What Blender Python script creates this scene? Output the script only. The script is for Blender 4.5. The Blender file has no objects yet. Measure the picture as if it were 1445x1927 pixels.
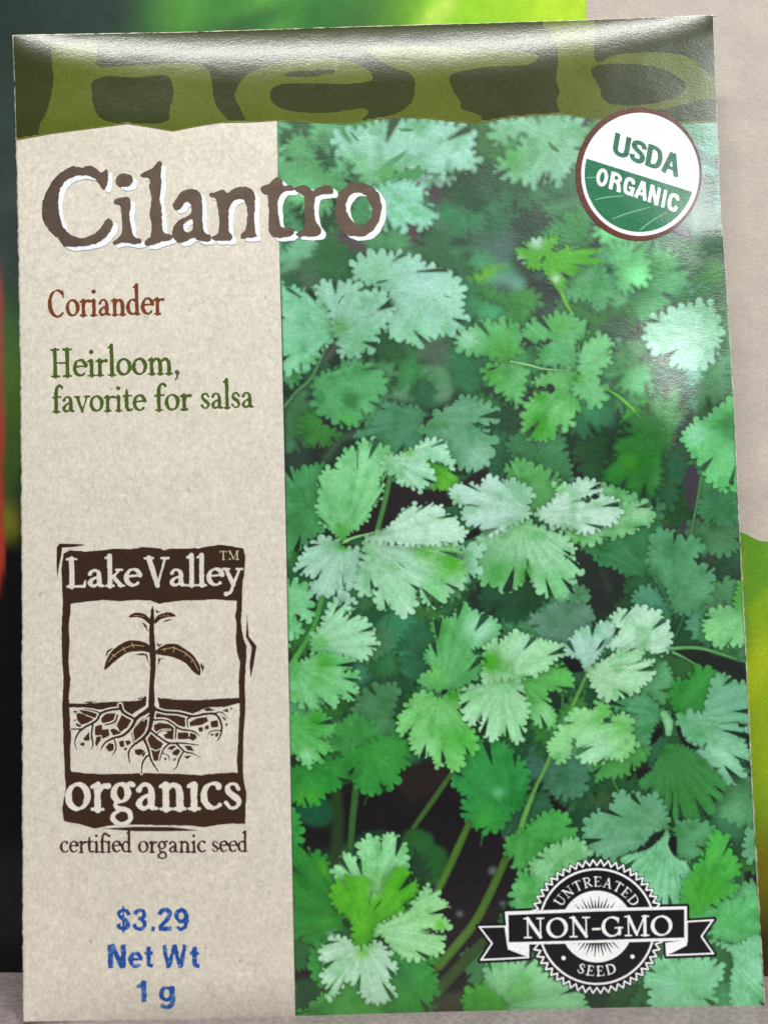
import bpy, math, random
import numpy as np
from mathutils import Matrix, Vector

# ------------------------------------------------------------------ camera, light, exposure
MM = 0.001
F_PX, CX, CY = 2200.0, 722.5, 963.5           # focal length and centre of the photograph, in its pixels
RV = np.array([-0.0678089596, 0.00889361643, -0.0294619732])     # pose of the packet seen from the camera
TV = np.array([-2.45216967, -57.3529952, 137.520491])
PW, PH = 82.5, 113.635                        # packet width and height, mm
LEAN = math.radians(5.2)                      # the packet leans back against the card behind it

def rodrigues(r):
    t = np.linalg.norm(r); k = r / t
    K = np.array([[0, -k[2], k[1]], [k[2], 0, -k[0]], [-k[1], k[0], 0]])
    return np.eye(3) + math.sin(t) * K + (1 - math.cos(t)) * K @ K
RM = rodrigues(RV)
CAM_P = -RM.T @ TV                            # camera in packet plane coordinates (right, down, into the packet)

scene = bpy.context.scene
COL = scene.collection
def plane_to_local(p):
    return Vector((p[0], p[2], PH - p[1])) * MM
PACK_M = Matrix.Rotation(-LEAN, 4, 'X')       # packet stands on the shelf at z = 0
cam_d = bpy.data.cameras.new('camera')
cam = bpy.data.objects.new('camera', cam_d)
COL.objects.link(cam)
ax = [PACK_M.to_3x3() @ Vector((r[0], r[2], -r[1])) for r in RM]     # camera right, down, forward
rot = Matrix((ax[0], -ax[1], -ax[2])).transposed()
cam.matrix_world = Matrix.Translation(PACK_M @ plane_to_local(CAM_P)) @ rot.to_4x4()
cam_d.sensor_fit = 'HORIZONTAL'
cam_d.sensor_width = 36
cam_d.lens = 36 * F_PX / 1445.0
cam_d.clip_start = 0.005
cam_d.clip_end = 20
cam_d.dof.use_dof = True
cam_d.dof.focus_distance = 0.139
cam_d.dof.aperture_fstop = 22
scene.camera = cam

world = bpy.data.worlds.new('World')
scene.world = world
world.use_nodes = True
world.node_tree.nodes['Background'].inputs[0].default_value = (0.86, 0.93, 1.0, 1)
world.node_tree.nodes['Background'].inputs[1].default_value = 0.10

def area(name, loc, target, sx, sy, watts, colour):
    d = bpy.data.lights.new(name, 'AREA')
    d.shape = 'RECTANGLE'; d.size = sx; d.size_y = sy; d.energy = watts; d.color = colour
    o = bpy.data.objects.new(name, d); COL.objects.link(o)
    o.location = loc
    o.rotation_euler = (Vector(target) - Vector(loc)).to_track_quat('-Z', 'Y').to_euler()
    return o
# the shop's ceiling lights, above and in front of the rack
area('ceiling_light', (0.02, -0.31, 0.60), (0, 0, 0.07), 0.56, 0.05, 5.3, (1.0, 0.985, 0.96))
area('ceiling_light', (0.30, -0.42, 0.40), (0, 0, 0.07), 0.15, 0.16, 1.7, (0.95, 0.985, 1.0))

vs = scene.view_settings
vs.view_transform = 'Standard'; vs.look = 'None'; vs.exposure = 0; vs.gamma = 1
vs.use_curve_mapping = False

# ------------------------------------------------------------------ numeric helpers
RNG = np.random.RandomState(7)
LATT = RNG.rand(8, 64, 64)
def vnoise(x, y, seed=0):
    L = LATT[seed % 8]
    x = np.asarray(x) + 13.7 * seed; y = np.asarray(y) + 7.3 * seed
    xi = np.floor(x).astype(int); yi = np.floor(y).astype(int)
    fx = x - xi; fy = y - yi
    fx = fx * fx * (3 - 2 * fx); fy = fy * fy * (3 - 2 * fy)
    a = L[yi % 64, xi % 64]; b = L[yi % 64, (xi + 1) % 64]
    c = L[(yi + 1) % 64, xi % 64]; d = L[(yi + 1) % 64, (xi + 1) % 64]
    return (a * (1 - fx) + b * fx) * (1 - fy) + (c * (1 - fx) + d * fx) * fy
def fbm(x, y, seed=0, octv=3):
    s = 0; a = 0.5; n = 0
    for k in range(octv):
        s = s + a * vnoise(x * 2 ** k, y * 2 ** k, seed + k); n += a; a *= 0.5
    return s / n
def smooth(e0, e1, x):
    t = np.clip((x - e0) / (e1 - e0), 0, 1)
    return t * t * (3 - 2 * t)
def lin(c):
    c = np.asarray(c, float) / 255.0
    return np.where(c <= 0.04045, c / 12.92, ((c + 0.055) / 1.055) ** 2.4)

# views: (x0, y0, scale) of the working crops in which shapes were measured
VIEW = {'p': (0, 0, 1), 'A': (510, 200, 3.211), 'B': (930, 200, 3.211), 'C': (510, 520, 3.211),
        'D': (930, 520, 3.0745), 'E': (520, 820, 3.211), 'F': (950, 820, 3.0745), 'G': (530, 1120, 3.211),
        'H': (960, 1120, 3.0745), 'I': (530, 1420, 3.211), 'J': (960, 1400, 2.979), 'K': (860, 1580, 2.470),
        'T': (60, 290, 2.125), 'L': (60, 980, 2.89), 'R': (100, 1120, 3.803), 'U': (1060, 190, 4.817),
        'S': (0, 480, 2.627), 'Q': (0, 1600, 2.58)}
def V(view, pts):
    x0, y0, s = VIEW[view]
    a = np.array(pts, float)
    a[:, 0] = x0 + a[:, 0] / s; a[:, 1] = y0 + a[:, 1] / s
    if a.shape[1] > 2: a[:, 2:] /= s
    return a

def catmull(P, n=4, closed=True):
    P = np.asarray(P, float); m = len(P); out = []
    rng = range(m) if closed else range(m - 1)
    for i in rng:
        if closed: a, b, c, d = P[i - 1], P[i], P[(i + 1) % m], P[(i + 2) % m]
        else: a, b, c, d = P[max(i - 1, 0)], P[i], P[i + 1], P[min(i + 2, m - 1)]
        for k in range(n):
            t = k / n
            out.append(0.5 * ((2 * b) + (c - a) * t + (2 * a - 5 * b + 4 * c - d) * t * t + (3 * b - a - 3 * c + d) * t ** 3))
    if not closed: out.append(P[-1])
    return np.array(out)

def poly_field(polys):
    """positive inside the even-odd union of closed polygons, in pixels"""
    A = np.concatenate([p for p in polys]); B = np.concatenate([np.roll(p, -1, 0) for p in polys])
    def f(X, Y):
        sh = X.shape; x = X.ravel(); y = Y.ravel(); out = np.empty(len(x))
        step = max(1, 400000 // len(A))
        dx = B[:, 0] - A[:, 0]; dy = B[:, 1] - A[:, 1]; ll = dx * dx + dy * dy + 1e-12
        for s in range(0, len(x), step):
            px = x[s:s + step, None] - A[:, 0]; py = y[s:s + step, None] - A[:, 1]
            t = np.clip((px * dx + py * dy) / ll, 0, 1)
            d = ((px - t * dx) ** 2 + (py - t * dy) ** 2).min(1)
            cr = ((A[:, 1] > y[s:s + step, None]) != (B[:, 1] > y[s:s + step, None]))
            xc = A[:, 0] + (y[s:s + step, None] - A[:, 1]) * dx / np.where(np.abs(dy) < 1e-9, 1e-9, dy)
            ins = ((cr & (x[s:s + step, None] < xc)).sum(1) % 2) == 1
            out[s:s + step] = np.where(ins, 1, -1) * np.sqrt(d)
        return out.reshape(sh)
    pts = np.concatenate(polys)
    f.box = (pts[:, 0].min(), pts[:, 1].min(), pts[:, 0].max(), pts[:, 1].max())
    return f

def stroke_field(strokes):
    """union of polylines (x, y, full width)"""
    A, B = [], []
    for s in strokes:
        s = np.asarray(s, float)
        if len(s) == 1: s = np.vstack([s, s + [1e-4, 0, 0]])
        A.append(s[:-1]); B.append(s[1:])
    A = np.concatenate(A); B = np.concatenate(B)
    def f(X, Y):
        sh = X.shape; x = X.ravel(); y = Y.ravel(); out = np.empty(len(x))
        step = max(1, 400000 // len(A))
        dx = B[:, 0] - A[:, 0]; dy = B[:, 1] - A[:, 1]; ll = dx * dx + dy * dy + 1e-12
        for s in range(0, len(x), step):
            px = x[s:s + step, None] - A[:, 0]; py = y[s:s + step, None] - A[:, 1]
            t = np.clip((px * dx + py * dy) / ll, 0, 1)
            d = np.sqrt((px - t * dx) ** 2 + (py - t * dy) ** 2)
            out[s:s + step] = ((A[:, 2] + t * (B[:, 2] - A[:, 2])) / 2 - d).max(1)
        return out.reshape(sh)
    pts = np.concatenate([A, B]); w = pts[:, 2].max() / 2
    f.box = (pts[:, 0].min() - w, pts[:, 1].min() - w, pts[:, 0].max() + w, pts[:, 1].max() + w)
    return f
def combine(op, *fs):
    def f(X, Y):
        r = fs[0](X, Y)
        for g in fs[1:]:
            r = np.maximum(r, g(X, Y)) if op == 'or' else (np.minimum(r, g(X, Y)) if op == 'and' else np.minimum(r, -g(X, Y)))
        return r
    b = [g.box for g in fs]
    if op == 'or': f.box = (min(q[0] for q in b), min(q[1] for q in b), max(q[2] for q in b), max(q[3] for q in b))
    elif op == 'and': f.box = (max(q[0] for q in b), max(q[1] for q in b), min(q[2] for q in b), min(q[3] for q in b))
    else: f.box = b[0]
    return f
def rough(f, amp, scale, seed=0):
    def g(X, Y): return f(X, Y) + amp * (fbm(X / scale, Y / scale, seed, 2) - 0.5) * 2
    b = f.box; g.box = (b[0] - amp, b[1] - amp, b[2] + amp, b[3] + amp)
    return g
def ellipse(cx, cy, rx, ry, n=72, rot=0):
    a = np.linspace(0, 2 * math.pi, n, endpoint=False)
    x = rx * np.cos(a); y = ry * np.sin(a); c, s = math.cos(rot), math.sin(rot)
    return np.c_[cx + x * c - y * s, cy + x * s + y * c]

# ------------------------------------------------------------------ the packet's paper surface
def interp(y, pts):
    p = np.array(pts, float)
    return np.interp(y, p[:, 0], p[:, 1])
def left_edge(y):  return interp(y, [(60, 23), (150, 27), (262, 30), (450, 34), (700, 38), (1000, 40.5), (1500, 42), (1927, 43)])
def right_edge(y): return interp(y, [(20, 1342), (228, 1350), (400, 1357), (480, 1364), (755, 1381), (1000, 1392), (1250, 1405), (1450, 1414), (1650, 1425), (1900, 1440)])
def top_edge(x):   return interp(x, [(20, 65), (350, 59), (700, 48), (1080, 37), (1342, 27)])
def bottom_edge(x): return interp(x, [(40, 1925.5), (300, 1924.5), (555, 1921.5), (980, 1911), (1440, 1898)])
def bump(px, py, cx, cy, sx, sy, rot=0):
    c, s = math.cos(rot), math.sin(rot); x = px - cx; y = py - cy
    a = (x * c + y * s) / sx; b = (-x * s + y * c) / sy
    return np.exp(-0.5 * (a * a + b * b))
def height(px, py):
    """relief of the front paper in mm, towards the viewer"""
    s = np.clip((px - left_edge(py)) / (right_edge(py) - left_edge(py)), 0, 1)
    t = np.clip((py - top_edge(px)) / (bottom_edge(px) - top_edge(px)), 0, 1)
    dt = np.clip((py - top_edge(px)) / 16.3, 0, None)
    taper = np.clip(4 * s * (1 - s), 0, 1) ** 0.55
    LEN = 1.8 + 5.0 * taper
    roll = -(0.05 + 1.12 * taper) * np.clip(1 - dt / LEN, 0, 1) ** 2
    pil = 1.5 * (np.clip(4 * s * (1 - s), 0, 1) ** 0.92) * (np.clip(t * (1 - t) * 4, 0, 1) ** 0.6)
    db = np.clip((1 - t) * 113, 0, None)
    low = -0.9 * np.clip(1 - db / 5, 0, 1) ** 2 * taper
    h = roll + pil + low
    h = h + 0.30 * (fbm(px / 330.0, py / 330.0, 2, 2) - 0.5) + 0.05 * (fbm(px / 60.0, py / 60.0, 3, 2) - 0.5)
    # crumples near the right edge and the fold line in the header
    h = h + 0.62 * bump(px, py, 1250, 470, 85, 70, -0.25) * smooth(1392, 1300, px)
    h = h + 1.25 * bump(px, py, 1240, 800, 88, 120, -0.2) * smooth(1400, 1310, px)
    h = h + 0.20 * bump(px, py, 1365, 440, 60, 22, 0.15)
    h = h + 0.30 * bump(px, py, 240, 235, 150, 45, 0.0)
    h = h + 0.035 * np.exp(-0.5 * ((px - 637) / 3.5) ** 2) * smooth(285, 220, py) * smooth(85, 110, py)
    return h

def ray_local(px, py, off):
    """point of the paper surface (packet coordinates, metres) seen at a pixel, lifted by off mm"""
    px = np.asarray(px, float); py = np.asarray(py, float)
    d = np.stack([(px - CX) / F_PX, (py - CY) / F_PX, np.ones_like(px)], -1) @ RM
    t = (-(height(px, py) + 0.22 * off) - CAM_P[2]) / d[..., 2]
    P = CAM_P + t[..., None] * d
    return np.stack([P[..., 0], P[..., 2], PH - P[..., 1]], -1) * MM

def clip_mesh(F, X, Y):
    """triangles of the region F >= 0 of a grid"""
    ny, nx = F.shape
    idx = np.arange(ny * nx).reshape(ny, nx)
    a = idx[:-1, :-1].ravel(); b = idx[:-1, 1:].ravel(); c = idx[1:, 1:].ravel(); d = idx[1:, :-1].ravel()
    T = np.concatenate([np.c_[a, b, c], np.c_[a, c, d]])
    f = F.ravel(); x = X.ravel(); y = Y.ravel()
    ins = f[T] >= 0; n = ins.sum(1)
    keys, tris = {}, []
    full = T[n == 3]
    N = ny * nx
    vx, vy, vf = [x], [y], [f]
    out = [full]; cnt = N
    def edge(i, j):
        t = f[i] / (f[i] - f[j])
        return x[i] + t * (x[j] - x[i]), y[i] + t * (y[j] - y[i])
    for want in (1, 2):
        S = T[n == want]; I = ins[n == want]
        if not len(S): continue
        k = np.argmax(I if want == 1 else ~I, axis=1); r = np.arange(len(S))
        p = S[r, k]; q = S[r, (k + 1) % 3]; w = S[r, (k + 2) % 3]
        e1 = edge(p, q); e2 = edge(p, w); m = len(S)
        i1 = cnt + np.arange(m); i2 = cnt + m + np.arange(m); cnt += 2 * m
        vx += [e1[0], e2[0]]; vy += [e1[1], e2[1]]; vf += [np.zeros(m), np.zeros(m)]
        if want == 1: out.append(np.c_[p, i1, i2])
        else: out += [np.c_[i1, q, w], np.c_[i1, w, i2]]
    T = np.concatenate(out); vx = np.concatenate(vx); vy = np.concatenate(vy); vf = np.concatenate(vf)
    used, inv = np.unique(T, return_inverse=True)
    vx, vy, vf = vx[used], vy[used], vf[used]
    T = inv.reshape(-1, 3)
    key = np.round(np.c_[vx, vy] * 200).astype(np.int64)
    _, first, inv2 = np.unique(key, axis=0, return_index=True, return_inverse=True)
    inv2 = inv2.ravel()
    T = inv2[T]; vx, vy, vf = vx[first], vy[first], vf[first]
    ok = (T[:, 0] != T[:, 1]) & (T[:, 1] != T[:, 2]) & (T[:, 0] != T[:, 2])
    return vx, vy, vf, T[ok]

def make_mesh(name, co, tris, col=None, smooth_shade=True):
    me = bpy.data.meshes.new(name)
    me.vertices.add(len(co)); me.vertices.foreach_set('co', np.asarray(co, np.float32).ravel())
    me.loops.add(len(tris) * 3); me.loops.foreach_set('vertex_index', np.asarray(tris, np.int32).ravel())
    me.polygons.add(len(tris)); me.polygons.foreach_set('loop_start', np.arange(0, len(tris) * 3, 3, dtype=np.int32))
    if smooth_shade: me.polygons.foreach_set('use_smooth', np.ones(len(tris), bool))
    me.update(calc_edges=True)
    if col is not None:
        at = me.color_attributes.new('Col', 'FLOAT_COLOR', 'POINT')
        c = np.ones((len(co), 4), np.float32); c[:, :3] = col
        at.data.foreach_set('color', c.ravel())
    return me
def link(name, me, mat, parent=None, label=None):
    o = bpy.data.objects.new(name, me); COL.objects.link(o)
    if mat: me.materials.append(mat)
    if parent: o.parent = parent
    if label: o['label'] = label
    return o

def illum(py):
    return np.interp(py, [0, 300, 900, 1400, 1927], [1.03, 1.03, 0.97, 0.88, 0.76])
def printed(name, field, step, colour, off, mat, parent, label=None, snap=None):
    """a printed area on the packet: a thin sheet lying on the curved paper"""
    x0, y0, x1, y1 = field.box
    if snap: x0 = snap[0] + step * math.floor((x0 - snap[0]) / step); y0 = snap[1] + step * math.floor((y0 - snap[1]) / step)
    xs = np.arange(x0 - step, x1 + 2 * step, step); ys = np.arange(y0 - step, y1 + 2 * step, step)
    X, Y = np.meshgrid(xs, ys)
    F = field(X, Y)
    if not (F >= 0).any(): return None
    vx, vy, vf, T = clip_mesh(F, X, Y)
    if callable(colour): c = colour(vx, vy, vf)
    else: c = np.tile(lin(colour), (len(vx), 1))
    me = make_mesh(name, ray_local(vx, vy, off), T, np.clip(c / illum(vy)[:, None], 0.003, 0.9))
    return link(name, me, mat, parent, label)

# ------------------------------------------------------------------ materials
def new_mat(name):
    m = bpy.data.materials.new(name); m.use_nodes = True
    nt = m.node_tree
    return m, nt, nt.nodes['Principled BSDF']
def nd(nt, t, **kw):
    n = nt.nodes.new(t)
    for k, v in kw.items():
        if k.startswith('i_'): n.inputs[k[2:].replace('_', ' ')].default_value = v
        else: setattr(n, k, v)
    return n
def coords(nt, scale, rot=0.0):
    tc = nd(nt, 'ShaderNodeTexCoord'); mp = nd(nt, 'ShaderNodeMapping')
    mp.inputs['Scale'].default_value = scale; mp.inputs['Rotation'].default_value = (0, rot, 0)
    nt.links.new(tc.outputs['Object'], mp.inputs['Vector'])
    return mp.outputs['Vector']
def grain(nt, scale, lo, hi, detail=3, rot=0.0):
    n = nd(nt, 'ShaderNodeTexNoise'); n.inputs['Scale'].default_value = 1; n.inputs['Detail'].default_value = detail
    nt.links.new(coords(nt, scale, rot), n.inputs['Vector'])
    r = nd(nt, 'ShaderNodeMapRange'); r.inputs['From Min'].default_value = 0.3; r.inputs['From Max'].default_value = 0.7
    r.inputs['To Min'].default_value = lo; r.inputs['To Max'].default_value = hi
    nt.links.new(n.outputs['Fac'], r.inputs['Value'])
    return r.outputs['Result'], n.outputs['Fac']
def mul(nt, a, b):
    m = nd(nt, 'ShaderNodeVectorMath', operation='MULTIPLY')
    nt.links.new(a, m.inputs[0]); nt.links.new(b, m.inputs[1])
    return m.outputs[0]
def paper_bump(nt, bsdf, fine=0.00002, s=0.9):
    _, f1 = grain(nt, (2600, 2600, 6500), 0, 1, 2, 0.8)
    _, f2 = grain(nt, (700, 700, 1500), 0, 1, 3, 0.8)
    ad = nd(nt, 'ShaderNodeMath', operation='ADD')
    nt.links.new(f1, ad.inputs[0]); nt.links.new(f2, ad.inputs[1])
    bp = nd(nt, 'ShaderNodeBump'); bp.inputs['Strength'].default_value = s; bp.inputs['Distance'].default_value = fine
    nt.links.new(ad.outputs[0], bp.inputs['Height']); nt.links.new(bp.outputs[0], bsdf.inputs['Normal'])
def print_material(name, rough_v, lo, hi, spec=0.5, halftone=True, relief=0.00002):
    m, nt, b = new_mat(name)
    at = nd(nt, 'ShaderNodeAttribute', attribute_name='Col')
    g, _ = grain(nt, (4200, 4200, 4200), lo, hi, 2)
    g2, _ = grain(nt, (260, 260, 260), 0.96, 1.04, 3)
    c = mul(nt, mul(nt, at.outputs['Color'], g), g2)
    if halftone:
        w = nd(nt, 'ShaderNodeTexWave', wave_type='BANDS', bands_direction='X')
        w.inputs['Scale'].default_value = 1.0; w.inputs['Distortion'].default_value = 0.6
        nt.links.new(coords(nt, (1250, 1250, 1250), 0.78), w.inputs['Vector'])
        r = nd(nt, 'ShaderNodeMapRange'); r.inputs['To Min'].default_value = 0.95; r.inputs['To Max'].default_value = 1.05
        nt.links.new(w.outputs['Fac'], r.inputs['Value'])
        c = mul(nt, c, r.outputs['Result'])
    nt.links.new(c, b.inputs['Base Color'])
    b.inputs['Roughness'].default_value = rough_v
    b.inputs['Specular IOR Level'].default_value = spec
    paper_bump(nt, b, relief)
    return m
M_PHOTO = print_material('printed_photo', 0.30, 0.88, 1.12, spec=0.9)
M_INK = print_material('printed_ink', 0.28, 0.90, 1.10, spec=0.4, halftone=False)
M_HEAD = print_material('printed_header', 0.23, 0.86, 1.14, spec=0.45, halftone=False, relief=0.000012)

def kraft_material(name, base, rough_v, speck=True):
    m, nt, b = new_mat(name)
    rgb = nd(nt, 'ShaderNodeRGB'); rgb.outputs[0].default_value = (*base, 1)
    g1, _ = grain(nt, (1500, 1500, 1500), 0.91, 1.09, 4)
    g2, _ = grain(nt, (330, 330, 330), 0.97, 1.03, 3)
    g3, _ = grain(nt, (4200, 4200, 2200), 0.89, 1.11, 2, -0.6)
    c = mul(nt, mul(nt, mul(nt, rgb.outputs[0], g1), g2), g3)
    # warm and grey flecks of recycled fibre
    for sc, lim, col in ((900, 0.80, (0.66, 0.56, 0.44)), (1300, 0.79, (0.62, 0.60, 0.57)), (700, 0.72, (1.10, 1.09, 1.06))):
        n = nd(nt, 'ShaderNodeTexNoise'); n.inputs['Scale'].default_value = 1; n.inputs['Detail'].default_value = 1.5
        nt.links.new(coords(nt, (sc, sc * 1.3, sc), sc), n.inputs['Vector'])
        r = nd(nt, 'ShaderNodeMapRange'); r.inputs['From Min'].default_value = lim - 0.05; r.inputs['From Max'].default_value = lim + 0.04
        nt.links.new(n.outputs['Fac'], r.inputs['Value'])
        mx = nd(nt, 'ShaderNodeMix', data_type='RGBA')
        mx.inputs[6].default_value = (1, 1, 1, 1); mx.inputs[7].default_value = (*col, 1)
        nt.links.new(r.outputs['Result'], mx.inputs[0])
        c = mul(nt, c, mx.outputs[2])
    nt.links.new(c, b.inputs['Base Color'])
    b.inputs['Roughness'].default_value = rough_v
    paper_bump(nt, b, 0.00002, 0.8)
    return m
M_KRAFT = kraft_material('kraft_paper', lin((212, 204, 188)), 0.5)

# ------------------------------------------------------------------ shelf and card behind
def plane_hit_world(px, py, point, normal):
    d = RM.T @ np.array([(px - CX) / F_PX, (py - CY) / F_PX, 1.0])
    o = PACK_M @ plane_to_local(CAM_P)
    dv = PACK_M.to_3x3() @ Vector((d[0], d[2], -d[1]))
    t = (Vector(point) - o).dot(Vector(normal)) / dv.dot(Vector(normal))
    return o + t * dv
m, nt, b = new_mat('shelf_laminate')
g1, f1 = grain(nt, (1500, 1500, 1500), 0.75, 1.25, 3)
g2, _ = grain(nt, (220, 220, 220), 0.88, 1.12, 3)
rgb = nd(nt, 'ShaderNodeRGB'); rgb.outputs[0].default_value = (0.235, 0.195, 0.19, 1)
nt.links.new(mul(nt, mul(nt, rgb.outputs[0], g1), g2), b.inputs['Base Color'])
b.inputs['Roughness'].default_value = 0.6
bp = nd(nt, 'ShaderNodeBump'); bp.inputs['Distance'].default_value = 0.00005
nt.links.new(f1, bp.inputs['Height']); nt.links.new(bp.outputs[0], b.inputs['Normal'])
M_SHELF = m

def box_mesh(name, x0, x1, y0, y1, z0, z1, bev=0.0):
    import bmesh
    bm = bmesh.new(); bmesh.ops.create_cube(bm, size=1)
    for v in bm.verts:
        v.co = Vector((x0 + (v.co.x + .5) * (x1 - x0), y0 + (v.co.y + .5) * (y1 - y0), z0 + (v.co.z + .5) * (z1 - z0)))
    if bev: bmesh.ops.bevel(bm, geom=bm.edges[:], offset=bev, segments=3, affect='EDGES')
    me = bpy.data.meshes.new(name); bm.to_mesh(me); bm.free()
    return me
shelf = link('shelf', box_mesh('shelf', -0.16, 0.16, -0.045, 0.06, -0.012, 0.0, 0.001), M_SHELF)
shelf['kind'] = 'structure'

# the card stands on the shelf where its foot shows beside the packet
KL = plane_hit_world(20, 1833, (0, 0, 0), (0, 0, 1)); KR = plane_hit_world(1444, 1838, (0, 0, 0), (0, 0, 1))
KD = (KR - KL); KD.z = 0; KD.normalize()
KH = Vector((KD.y, -KD.x, 0))                  # towards the viewer, level
CLEAN = math.radians(4.6)                      # the card leans back too
KN = (KH * math.cos(CLEAN) + Vector((0, 0, 1)) * math.sin(CLEAN)).normalized()
KU = KD.cross(-KN).normalized()
card = bpy.data.objects.new('display_card', None); COL.objects.link(card)
card.empty_display_size = 0.02
card.matrix_world = Matrix((KD, -KN, KU)).transposed().to_4x4()
card.location = KL
card['label'] = 'out of focus printed card with green produce picture and beige panel, behind the seed packet'
card['category'] = 'card'
bpy.context.view_layer.update()
CI = card.matrix_world.inverted()
def card_pts(px, py, off=0.0):
    p0 = KL + KN * off * MM
    o = PACK_M @ plane_to_local(CAM_P)
    R3 = np.array(PACK_M.to_3x3())
    d = np.stack([(px - CX) / F_PX, (py - CY) / F_PX, np.ones_like(px)], -1) @ RM
    d = np.stack([d[..., 0], d[..., 2], -d[..., 1]], -1) @ R3.T
    n = np.array(KN)
    t = (np.array(p0) - np.array(o)) @ n / (d @ n)
    P = np.array(o) + t[..., None] * d
    return P @ np.array(CI)[:3, :3].T + np.array(CI)[:3, 3]
def card_print(name, field, step, colour, off, label=None, mat=None):
    x0, y0, x1, y1 = field.box
    X, Y = np.meshgrid(np.arange(x0 - step, x1 + 2 * step, step), np.arange(y0 - step, y1 + 2 * step, step))
    vx, vy, vf, T = clip_mesh(field(X, Y), X, Y)
    me = make_mesh(name, card_pts(vx, vy, off), T, np.clip(colour(vx, vy, vf), 0.002, 0.9))
    return link(name, me, mat or M_CARD, card, label)
M_CARD = print_material('printed_card', 0.5, 0.90, 1.10, spec=0.2, halftone=False)
mb, ntb, bb = new_mat('card_board'); bb.inputs['Base Color'].default_value = (0.03, 0.03, 0.03, 1); bb.inputs['Roughness'].default_value = 0.7
cx0 = (CI @ plane_hit_world(-400, 900, KL, KN)).x; cx1 = (CI @ plane_hit_world(1850, 900, KL, KN)).x
ztop = (CI @ plane_hit_world(700, -330, KL, KN)).z
link('board', box_mesh('board', cx0, cx1, 0.0003, 0.0022, 0.0, ztop), mb, card)

def mixc(a, b_, w):
    return a * (1 - w[:, None]) + b_ * w[:, None]
def card_photo_col(x, y, f):
    c = np.tile(lin((26, 42, 36)), (len(x), 1))
    n = fbm(x / 70, y / 70, 1, 3)
    c = c * (0.75 + 0.5 * fbm(x / 26, y / 40, 3, 3))[:, None]
    def blob(cx, cy, sx, sy, col, k=1.0, rot=0.0):
        nonlocal c
        w = np.clip(bump(x, y, cx, cy, sx, sy, rot) * 1.35 * (0.75 + 0.5 * n), 0, 1) * k
        c = mixc(c, lin(col), w)
    # lettuce-like picture above
    blob(420, 40, 170, 60, (52, 118, 46)); blob(330, 20, 40, 30, (86, 160, 52), 0.8); blob(540, 10, 50, 40, (95, 170, 60), 0.8, 0.4)
    blob(470, 45, 60, 14, (30, 80, 36), 0.7, -0.4); blob(640, 30, 80, 50, (40, 110, 40)); blob(740, 40, 70, 35, (36, 96, 38))
    blob(860, 15, 60, 40, (110, 180, 30)); blob(1000, 20, 130, 60, (142, 196, 20)); blob(1060, 0, 60, 60, (166, 206, 28)); blob(820, 30, 14, 40, (190, 220, 90), 0.6, 0.7)
    blob(130, 20, 120, 70, (30, 50, 42)); blob(12, 30, 40, 60, (24, 42, 36))
    # left side: dark stalk, grey patch, green patches
    blob(15, 300, 40, 90, (46, 60, 56)); blob(22, 470, 30, 90, (70, 82, 80), 0.9); blob(20, 640, 26, 60, (70, 112, 70), 0.9)
    blob(22, 740, 22, 70, (92, 126, 48), 0.9); blob(18, 850, 22, 60, (72, 104, 42), 0.9); blob(14, 990, 16, 28, (128, 132, 40), 0.9)
    w = smooth(985, 1050, y)
    c = mixc(c, np.tile(lin((17, 15, 16)), (len(x), 1)) , w)
    w = smooth(1560, 1640, y) * smooth(1800, 1740, y) * (x < 300)
    c = mixc(c, lin((34, 32, 32)), w)
    # red strip along the left border
    red = mixc(np.tile(lin((172, 86, 74)), (len(x), 1)), lin((184, 66, 48)), smooth(600, 900, y))
    w = smooth(10, 2, x - 2 * (n - .5) * 5) * smooth(470, 560, y) * smooth(1140, 1060, y)
    return mixc(c, red, w) * (0.88 + 0.24 * fbm(x / 14, y / 18, 2, 2))[:, None]
allf = poly_field([np.array([(-400, -330), (1850, -330), (1850, 1826), (-400, 1826)], float)])
card_print('picture_print', allf, 7, card_photo_col, 0.0, 'dark green blurred produce picture')
def beige_col(x, y, f):
    n = fbm(x / 90, y / 45, 4, 3)
    c = mixc(np.tile(lin((176, 166, 158)), (len(x), 1)), lin((190, 178, 164)), n)
    return c * (0.94 + 0.12 * fbm(x / 12, y / 9, 5, 2))[:, None] * np.interp(y, [0, 1000], [1.0, 1.06])[:, None]
bf = poly_field([np.array([(1103, -330), (1850, -330), (1850, 1500), (1103, 1500)], float)])
card_print('label_panel', bf, 9, beige_col, 0.05, 'plain beige speckled panel')
def lime_col(x, y, f):
    n = fbm(x / 40, y / 70, 6, 3)
    c = mixc(np.tile(lin((122, 160, 28)), (len(x), 1)), lin((96, 146, 36)), smooth(0.35, 0.65, n))
    c = mixc(c, lin((164, 182, 30)), np.clip(bump(x, y, 1425, 1260, 22, 60, 0.2) * 1.1, 0, 1))
    c = mixc(c, lin((150, 168, 26)), np.clip(bump(x, y, 1440, 1430, 30, 90), 0, 1) * 0.8)
    c = mixc(c, lin((90, 140, 40)), np.exp(-f / 12.0) * 0.6)
    c = mixc(c, lin((112, 104, 20)), smooth(1480, 1640, y))
    return mixc(c, lin((50, 46, 24)), smooth(1640, 1790, y))
lf = poly_field([catmull(np.array([(1280, 1120), (1330, 1030), (1370, 1000), (1398, 1003), (1425, 1016), (1450, 1020), (1560, 1030), (1660, 1120), (1700, 1400), (1690, 1700), (1650, 1826), (1290, 1826), (1240, 1500)], float), 4)])
card_print('leaf_print', lf, 6, lime_col, 0.1, 'lime green blurred leaf')

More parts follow.
